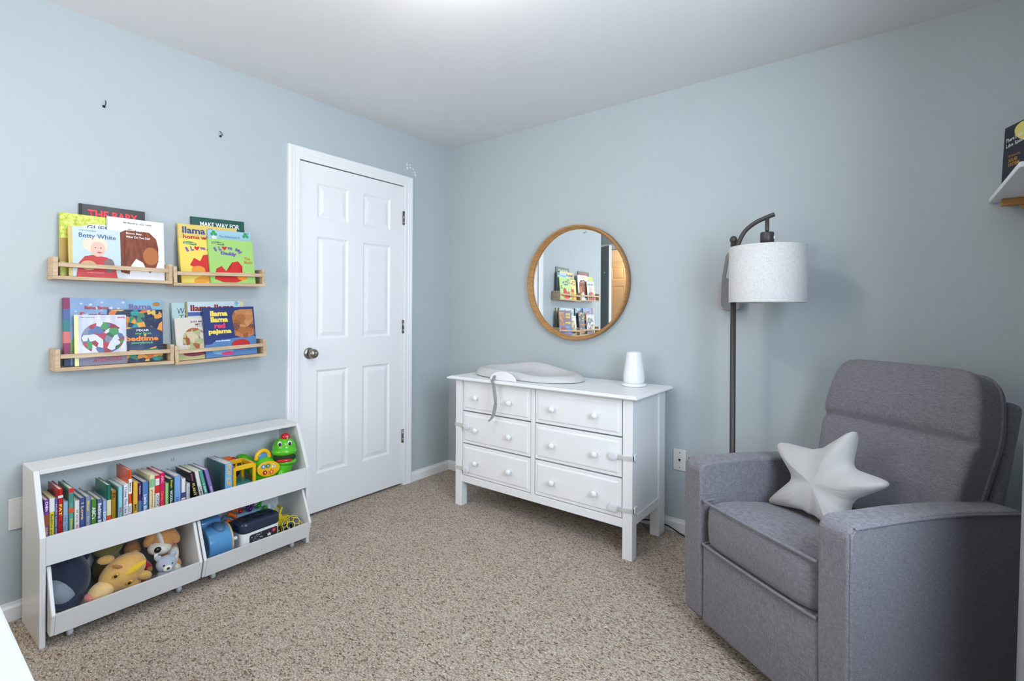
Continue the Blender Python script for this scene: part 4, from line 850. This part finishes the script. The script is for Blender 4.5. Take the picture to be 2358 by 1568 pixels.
for p, q, m_ in (((.05, -.115, .150), (.078, -.075, .128), ORG), ((.045, -.125, .115), (.082, -.070, .105), ORG), ((.035, -.085, .155), (.05, -.062, .15), ORG), ((.04, -.055, .175), (.06, -.045, .135), RED), ((.03, .0, .175), (.05, -.005, .14), PUR_), ((.04, .035, .18), (.06, .0, .13), PUR_), ((.03, .095, .175), (.055, .050, .135), gloss('grass', (40, 160, 40))), ((.05, .100, .13), (.075, .070, .115), gloss('grass', (40, 160, 40)))): peg(p, q, m_)
t = thing('toy_digger', 'lemon yellow toy digger with black wheels in the bin corner', 'toy', (.180, -1.412, FB + .0008), (0, 0, R(-6))); t.scale = (.74, .74, .74)
obj('chassis', bx((-.03, -.05, .048), (.035, .055, .085), .008), YEL2, t); obj('hood', bx((-.024, .0, .080), (.028, .055, .105), .008), YEL2, t)
for x in (-.030, .036): obj('loader_arm', prism([(-.046, .085), (-.032, .085), (.002, .176), (-.008, .182), (-.020, .16)], x - .004, x + .004, 'x', .001, 1), YEL2, t)
obj('cross_bar', bx((-.032, -.012, .168), (.038, .0, .180), .003), YEL2, t); obj('cab', bx((-.020, -.025, .085), (.024, .005, .125), .006), YEL2, t)
obj('bucket', bx((-.028, -.075, .092), (.034, -.052, .115), .004), mat('grey_bucket', (110, 116, 124), .4), t)
for x in (-.038, .042):
    for y in (-.032, .038):
        w_ = obj('wheel', lathe([(0, -.010), (.022, -.010), (.027, -.005), (.027, .005), (.022, .010), (0, .010)], 22, axis='x'), BLKP, t, True, (x, y, .0275)); obj('hub', lathe([(0, -.0115), (.008, -.0115), (.008, .0115), (0, .0115)], 14, axis='x'), YEL2, w_, True)
t = thing('ring_ball', 'open ball of yellow and blue rings at the front of the bin', 'toy', (.276, -1.404, FB + .0515))
ico = nb(); bmesh.ops.create_icosphere(ico, subdivisions=1, radius=1); V = [v.co.copy() for v in ico.verts] ; Fc = [f.calc_center_median().normalized() for f in ico.faces]; ico.free()
def ring(d, rad, rr, m_):
    d = d.normalized(); u = d.orthogonal().normalized(); w_ = d.cross(u); c = d * math.sqrt(max(0, .0485 ** 2 - rad ** 2))
    obj('ring', tube([c + (u * math.cos(2 * math.pi * k / 20) + w_ * math.sin(2 * math.pi * k / 20)) * rad for k in range(20)], rr, 6, True), m_, t, True)
import mathutils
q_ = mathutils.Euler((.4, .3, .2)).to_matrix()
for f in [q_ @ (V[a] + V[b_] + V[c]) for a in range(12) for b_ in range(a) for c in range(b_) if (V[a] - V[b_]).length < 1.2 and (V[a] - V[c]).length < 1.2 and (V[b_] - V[c]).length < 1.2]: ring(f, .0172, .0019, YEL2 if f.normalized().x - .4 * f.normalized().y > -.15 else gloss('ball_blue', (88, 120, 190)))
t = thing('toy_dome', 'pale blue toy dome on a green base between caddy and ring ball', 'toy', (.296, -1.458, FB + .0008), (0, 0, 0)); t.scale = (.45, .45, .45)
obj('base', lathe([(0, 0), (.034, 0), (.035, .010), (.032, .018), (0, .018)], 28), gloss('grass', (40, 160, 40)), t, True); obj('dome', lathe([(.031, .018), (.030, .034), (.024, .046), (.012, .052), (0, .053)], 28, False), LBL, t, True)
tag(obj('paper_sheet', prism([(-1.444, .0583), (-1.422, .0583), (-1.425, .178), (-1.434, .190)], .100, .1015, 'x'), PAPERW), 'folded white paper standing behind the toy caddy', 'paper')

# ================================================================== armchair
CO, CA = (2.058, -.785, 0), R(-34.5)
ac = thing('armchair', 'grey linen recliner armchair in the corner by the lamp', 'armchair', CO, (0, 0, CA))
CW, AW = .67, .092
def arc(cu, cv, r, a0, a1, n=7): return [(cu + r * math.cos(R(a0 + (a1 - a0) * i / n)), cv + r * math.sin(R(a0 + (a1 - a0) * i / n))) for i in range(n + 1)]
ARM = arc(.040, .605, .038, 180, 92) + [(.25, .640), (.45, .628), (.62, .610)] + arc(.695, .570, .035, 80, 0, 5) + [(.735, .30), (.725, .060), (.02, .055), (.006, .075), (.001, .30)]
def arm(x0, x1):
    bm = prism(ARM, x0, x1, 'x'); bmesh.ops.bevel(bm, geom=[e for e in bm.edges if len(e.link_faces) == 2 and abs(abs(e.link_faces[0].normal.x) - abs(e.link_faces[1].normal.x)) > .5], offset=.011, segments=3, affect='EDGES', profile=.6); return bm
for x0, x1, xp in ((0, AW, -.001), (CW - AW, CW, CW + .001)):
    a_ = obj('arm', arm(x0, x1), LINEN, ac, True)
    md = a_.modifiers.new('wn', 'WEIGHTED_NORMAL')
    inset = [(xp, u, v) for u, v in [(.016, .070), (.011, .2), (.010, .4)] + arc(.040, .605, .029, 180, 92, 5) + [(.25, .631), (.45, .619), (.62, .601)] + arc(.690, .566, .028, 80, 0, 4)]
    obj('piping', tube(smooth_path(inset, 3), .0042, 8), LINEN, a_, True)
obj('front_panel', bx((AW + .001, .008, .055), (CW - AW - .001, .10, .344), .012, 3), LINEN, ac, True)
obj('seat_base', bx((AW, .06, .10), (CW - AW, .66, .36), .01), LINEN, ac)
obj('back_frame_lower', bx((AW + .002, .64, .08), (CW - AW - .002, .72, .50), .02, 3), LINEN, ac, True)
def seatfn(q): return Vector((q.x, q.y * (1 - .045 * max(0, -q.z) * (1 if q.y < 0 else 0)), q.z * (1 - .30 * max(0, q.z) * max(0, q.y + .45)) + .10 * max(0, q.z) * (1 - q.x * q.x) * (1 - abs(q.y)) ))
SEAT = Matrix.Translation((0, 0, .345)) @ Matrix.Rotation(R(-4.5), 4, 'X') @ Matrix.Translation((0, 0, -.345))
sb_ = puff((CW / 2, .292, .424), ((CW - 2 * AW) / 2 - .001, .300, .084), 9, 16, None, seatfn); sb_.transform(SEAT)
sc_ = obj('seat_cushion', sb_, LINEN, ac, True)
for z, y in ((.5045, .007), (.346, .004)):
    pts = [(AW + .006, y + .05, z), (AW + .010, y + .01, z), (AW + .03, y, z), (CW / 2, y - .004, z), (CW - AW - .03, y, z), (CW - AW - .010, y + .01, z), (CW - AW - .006, y + .05, z)]
    obj('piping', tube(smooth_path(pts, 6), .0048, 8), LINEN, sc_, True)
TB = Matrix.Translation((CW / 2, .600, .46)) @ Matrix.Rotation(R(-16.5), 4, 'X')
def back(v0, v1, w0, w1, th, e, yb=0):
    def fn(q):
        k = (q.z + 1) / 2; return Vector((q.x * (w0 + (w1 - w0) * k), q.y, q.z))
    bm = puff((0, 0, (v0 + v1) / 2), (1, th, (v1 - v0) / 2), e, 18, None, fn); bm.transform(Matrix.Translation((0, yb, 0))); bm.transform(TB); return bm
def backfn(q):
    v = (q.z + 1) / 2 * .588 - .02; wd = .236 + .034 * min(1, max(0, v) / .34) if v < .36 else .270 - .028 * ((v - .36) / .21) ** 1.5
    y = q.y * .084; g = math.exp(-((v - .326) / .007) ** 2) * .8 + math.exp(-((v - .326) / .03) ** 2) * .25
    if q.y < 0: y *= 1 - .42 * g; y -= .012 * math.sin(math.pi * max(0, min(1, (v - .33) / .22))) * (1 - q.x * q.x) * (1 if v > .33 else 0)
    return Vector((q.x * wd * (1 - .004 * g), y, v))
hp_ = puff((0, 0, 0), (1, 1, 1), 9, 44, None, backfn); hp_.transform(TB)
hp = obj('back_cushion', hp_, LINEN, ac, True)
# welt round the back cushions
sq = [(1, -.92 + 1.92 * i / 12) for i in range(13)] + [(1 - 2 * i / 14, 1) for i in range(1, 15)] + [(-1, 1 - 1.92 * i / 12) for i in range(1, 13)]
w_ = []
for u, v in sq:
    p = Vector((u, .42, v)); p = p / (sum(abs(x) ** 9 for x in p) ** (1 / 9)); w_.append(TB @ backfn(p))
obj('piping', tube(smooth_path(w_, 3), .0052, 8), LINEN, hp, True)
sh = bx((-.262, .085, -.02), (.262, .150, .50), .022, 4); sh.transform(TB); obj('back_shell', sh, LINEN, ac, True)
b = nb(); box(b, (-.10, .05, .10), (.10, .10, .40)); b.transform(TB); obj('back_hinge', b, BLACK, ac)
obj('swivel_base', lathe([(0, .001), (.24, .001), (.245, .012), (.23, .022), (.08, .030), (.06, .10), (0, .10)], 40), BLACK, ac, True, (CW / 2, .36, 0))
# star cushion leaning on the arm and back
tips = [(.393, .818), (.548, .678), (.436, .470), (.108, .470), (.083, .700)]
scx, scz = .318, .612
sp_ = thing('star_pillow', 'pale grey star-shaped pillow leaning in the grey armchair', 'pillow', CO, (0, 0, CA))
NA = 80; angs = sorted([(math.atan2(z - scz, x - scx), math.hypot(x - scx, z - scz)) for x, z in tips])
def rstar(t):
    n = len(angs)
    for i in range(n):
        a0, r0 = angs[i]; a1, r1 = angs[(i + 1) % n]
        if i == n - 1: a1 += 2 * math.pi
        tt = t if t >= angs[0][0] else t + 2 * math.pi
        if a0 <= tt <= a1:
            k = (tt - a0) / (a1 - a0); rm = .106
            s = abs(2 * k - 1); rt_ = r0 if k < .5 else r1
            # straight flank between tip and inner corner, softened at both ends
            half = (a1 - a0) / 2; d = s * half
            x0_, y0_ = rm, 0; x1_, y1_ = rt_ * math.cos(half), rt_ * math.sin(half)
            den = math.sin(d) * (x0_ - x1_) + math.cos(d) * y1_
            rl = (x0_ * y1_) / den if abs(den) > 1e-6 else rm
            soft = max(0, 1 - s / .25); rl = rl + .010 * soft
            return min(rl, rt_ - .012 * max(0, (s - .93) / .07) ** 2)
    return .12
b = nb(); tl = [-math.pi + 2 * math.pi * i / (NA * 2) for i in range(NA * 2)]
OUT = [(scx + rstar(t_) * math.cos(t_), scz + rstar(t_) * math.sin(t_)) for t_ in tl]
HS = [0, .15, .3, .45, .6, .72, .82, .9, .96, .99, 1.0]
def lay(sgn):
    L_ = []
    for rho in HS:
        row = []
        for t_ in tl:
            r_ = rstar(t_) * rho; x, z = scx + r_ * math.cos(t_), scz + r_ * math.sin(t_)
            dd = min(math.hypot(x - px, z - pz) for px, pz in OUT) if rho < 1 else 0
            fat = .034 * math.sqrt(max(0, 1 - (1 - min(1, dd / .105)) ** 2)) + .034 * math.sqrt(max(0, 1 - rho ** 2.4))
            y = .335 + (z - scz) * .30 + sgn * fat
            row.append(b.verts.new((x, y, z)))
        L_.append(row)
    for a_, c_ in zip(L_, L_[1:]):
        for i in range(len(tl)): b.faces.new((a_[i], a_[(i + 1) % len(tl)], c_[(i + 1) % len(tl)], c_[i]))
lay(-1); lay(1); bmesh.ops.remove_doubles(b, verts=b.verts, dist=2e-4)
for _ in range(5): bmesh.ops.smooth_vert(b, verts=b.verts, factor=.5, use_axis_x=True, use_axis_y=True, use_axis_z=True)
for _ in range(60): bmesh.ops.smooth_vert(b, verts=[v for v in b.verts if math.hypot(v.co.x - scx, v.co.z - scz) < .10], factor=.5, use_axis_x=False, use_axis_y=True, use_axis_z=False)
bmesh.ops.recalc_face_normals(b, faces=b.faces)
STAR = mat('pale_grey_jersey', (.475, .462, .45), .9, .02, 20, .25, 300, raw=True, sheen=.3)
obj('stuffed_body', b, STAR, sp_, True)
PZ = .470
fl = thing('black_pouch', 'small black item with a white edge tucked under the star pillow', 'pouch', (2.058 + .25 * .824 + .43 * .566, -.785 - .25 * .566 + .43 * .824, PZ), (0, 0, CA))
obj('pouch_body', puff((.03, .02, .018), (.075, .045, .018), 4, 6), mat('black_satin', (20, 18, 18), .3, .1), fl, True); obj('white_trim', bx((-.065, -.03, .0), (-.035, .0, .014), .003), PAPERW, fl)

# ================================================================== right side: shelf, book, curtain; white cabinet at lower left
sf = thing('wall_shelf', 'white board shelf on pale wood brackets in the right corner', 'shelf', (XR, -.31, 1.645))
obj('board', bx((-.25, -.305, 0), (-.001, .305, .017), .0015, 1), WHITE, sf)
for y in (.245, -.245):
    obj('bracket', bx((-.222, y - .013, -.027), (-.001, y + .013, -.0005), .002), WOODF, sf); obj('strut', prism([(-.175, -.028), (-.140, -.028), (-.001, -.17), (-.001, -.205)], y - .011, y + .011, 'y'), WOODF, sf)
r, w, h = pbook('dark space picture book with a yellow planet on the corner shelf', 0, .20, 1.925, .012, 0, .010, (30, 32, 46), 1.6635, free=True)
r.location = (3.030, -.035, 1.6635); r.rotation_euler = (0, R(-3), R(203.6)); r['group'] = 'books on the corner shelf'
text("There's No Place", r, (E2, .075, h - .050), .13, .016, WT, bold=.01, angle=.06); text('Like Space!', r, (E2, .065, h - .075), .10, .018, WT, bold=.01, angle=.06)
text('All About the', r, (E2, .060, h - .118), .06, .009, (206, 150, 60)); text('SOLAR', r, (E2, .055, h - .135), .045, .013, (206, 150, 60), bold=.02); text('SYSTEM', r, (E2, .060, h - .152), .055, .013, (206, 150, 60), bold=.02)
patch(r, oval(.120, h - .045, .070, .035, 30, -.35), E1, (222, 210, 120)); patch(r, oval(.155, h - .13, .03, .035), E1, (150, 166, 176)); patch(r, oval(.05, .055, .018, .02), E1, (190, 150, 120)); patch(r, oval(.12, .07, .02, .012), E1, (226, 226, 226)); patch(r, oval(.17, .05, .04, .03), E1, (206, 196, 110))
CURT = mat('white_curtain_cloth', (.72, .73, .77), .9, .03, 60, .3, 300, raw=True)
ct = thing('curtain', 'white gathered curtain at the right edge beside the armchair', 'curtain', (XR, -1.06, 0))
b = nb(); sec = smooth_path([(-.02, -.15, 0), (-.27, -.125, 0), (-.10, -.085, 0), (-.285, -.045, 0), (-.10, -.005, 0), (-.292, .035, 0), (-.10, .075, 0), (-.26, .105, 0), (-.02, .13, 0)], 6); prev = None
for k in range(13):
    z = .015 + (2.17 - .015) * k / 12; f = 1.075 - .085 * min(1, z / 1.3) - .05 * max(0, (z - 1.3) / .9)
    cur = [b.verts.new((p.x * f, p.y * (.9 + .1 * f), z)) for p in sec]
    if prev:
        for i in range(len(cur) - 1): b.faces.new((prev[i], prev[i + 1], cur[i + 1], cur[i]))
    prev = cur
bmesh.ops.solidify(b, geom=list(b.faces), thickness=.002); obj('cloth_panel', b, CURT, ct, True)
obj('rod', tube([(-.15, -1.50, 2.2), (-.15, .16, 2.2)], .012, 12), STEEL, ct, True)
for y in (-1.45, .12): obj('rod_bracket', bx((-.16, y - .008, 2.19), (-.001, y + .008, 2.21)), STEEL, ct)
cb_ = thing('low_cabinet', 'white cabinet top edging into the lower left corner', 'cabinet', (1.25, -2.84, 0))
obj('top', bx((-.72, -.25, .69), (.68, .245, .715), .004), WHITE2, cb_); obj('body', bx((-.69, -.22, .06), (.65, .215, .69)), WHITE, cb_)
for k in range(3):
    d = obj('drawer', bx((-.67 + .44 * k, .2155, .10), (-.25 + .44 * k, .228, .66), .003), WHITE, cb_); obj('knob', lathe([(0, 0), (.008, 0), (.014, .015), (0, .022)], 14, axis='-y'), WHITE, d, True, (-.46 + .44 * k, .228, .55), (0, 0, R(180)))
for x in (-.66, .60):
    for y in (-.19, .17): obj('foot', bx((x, y, 0), (x + .04, y + .04, .06)), WHITE, cb_)
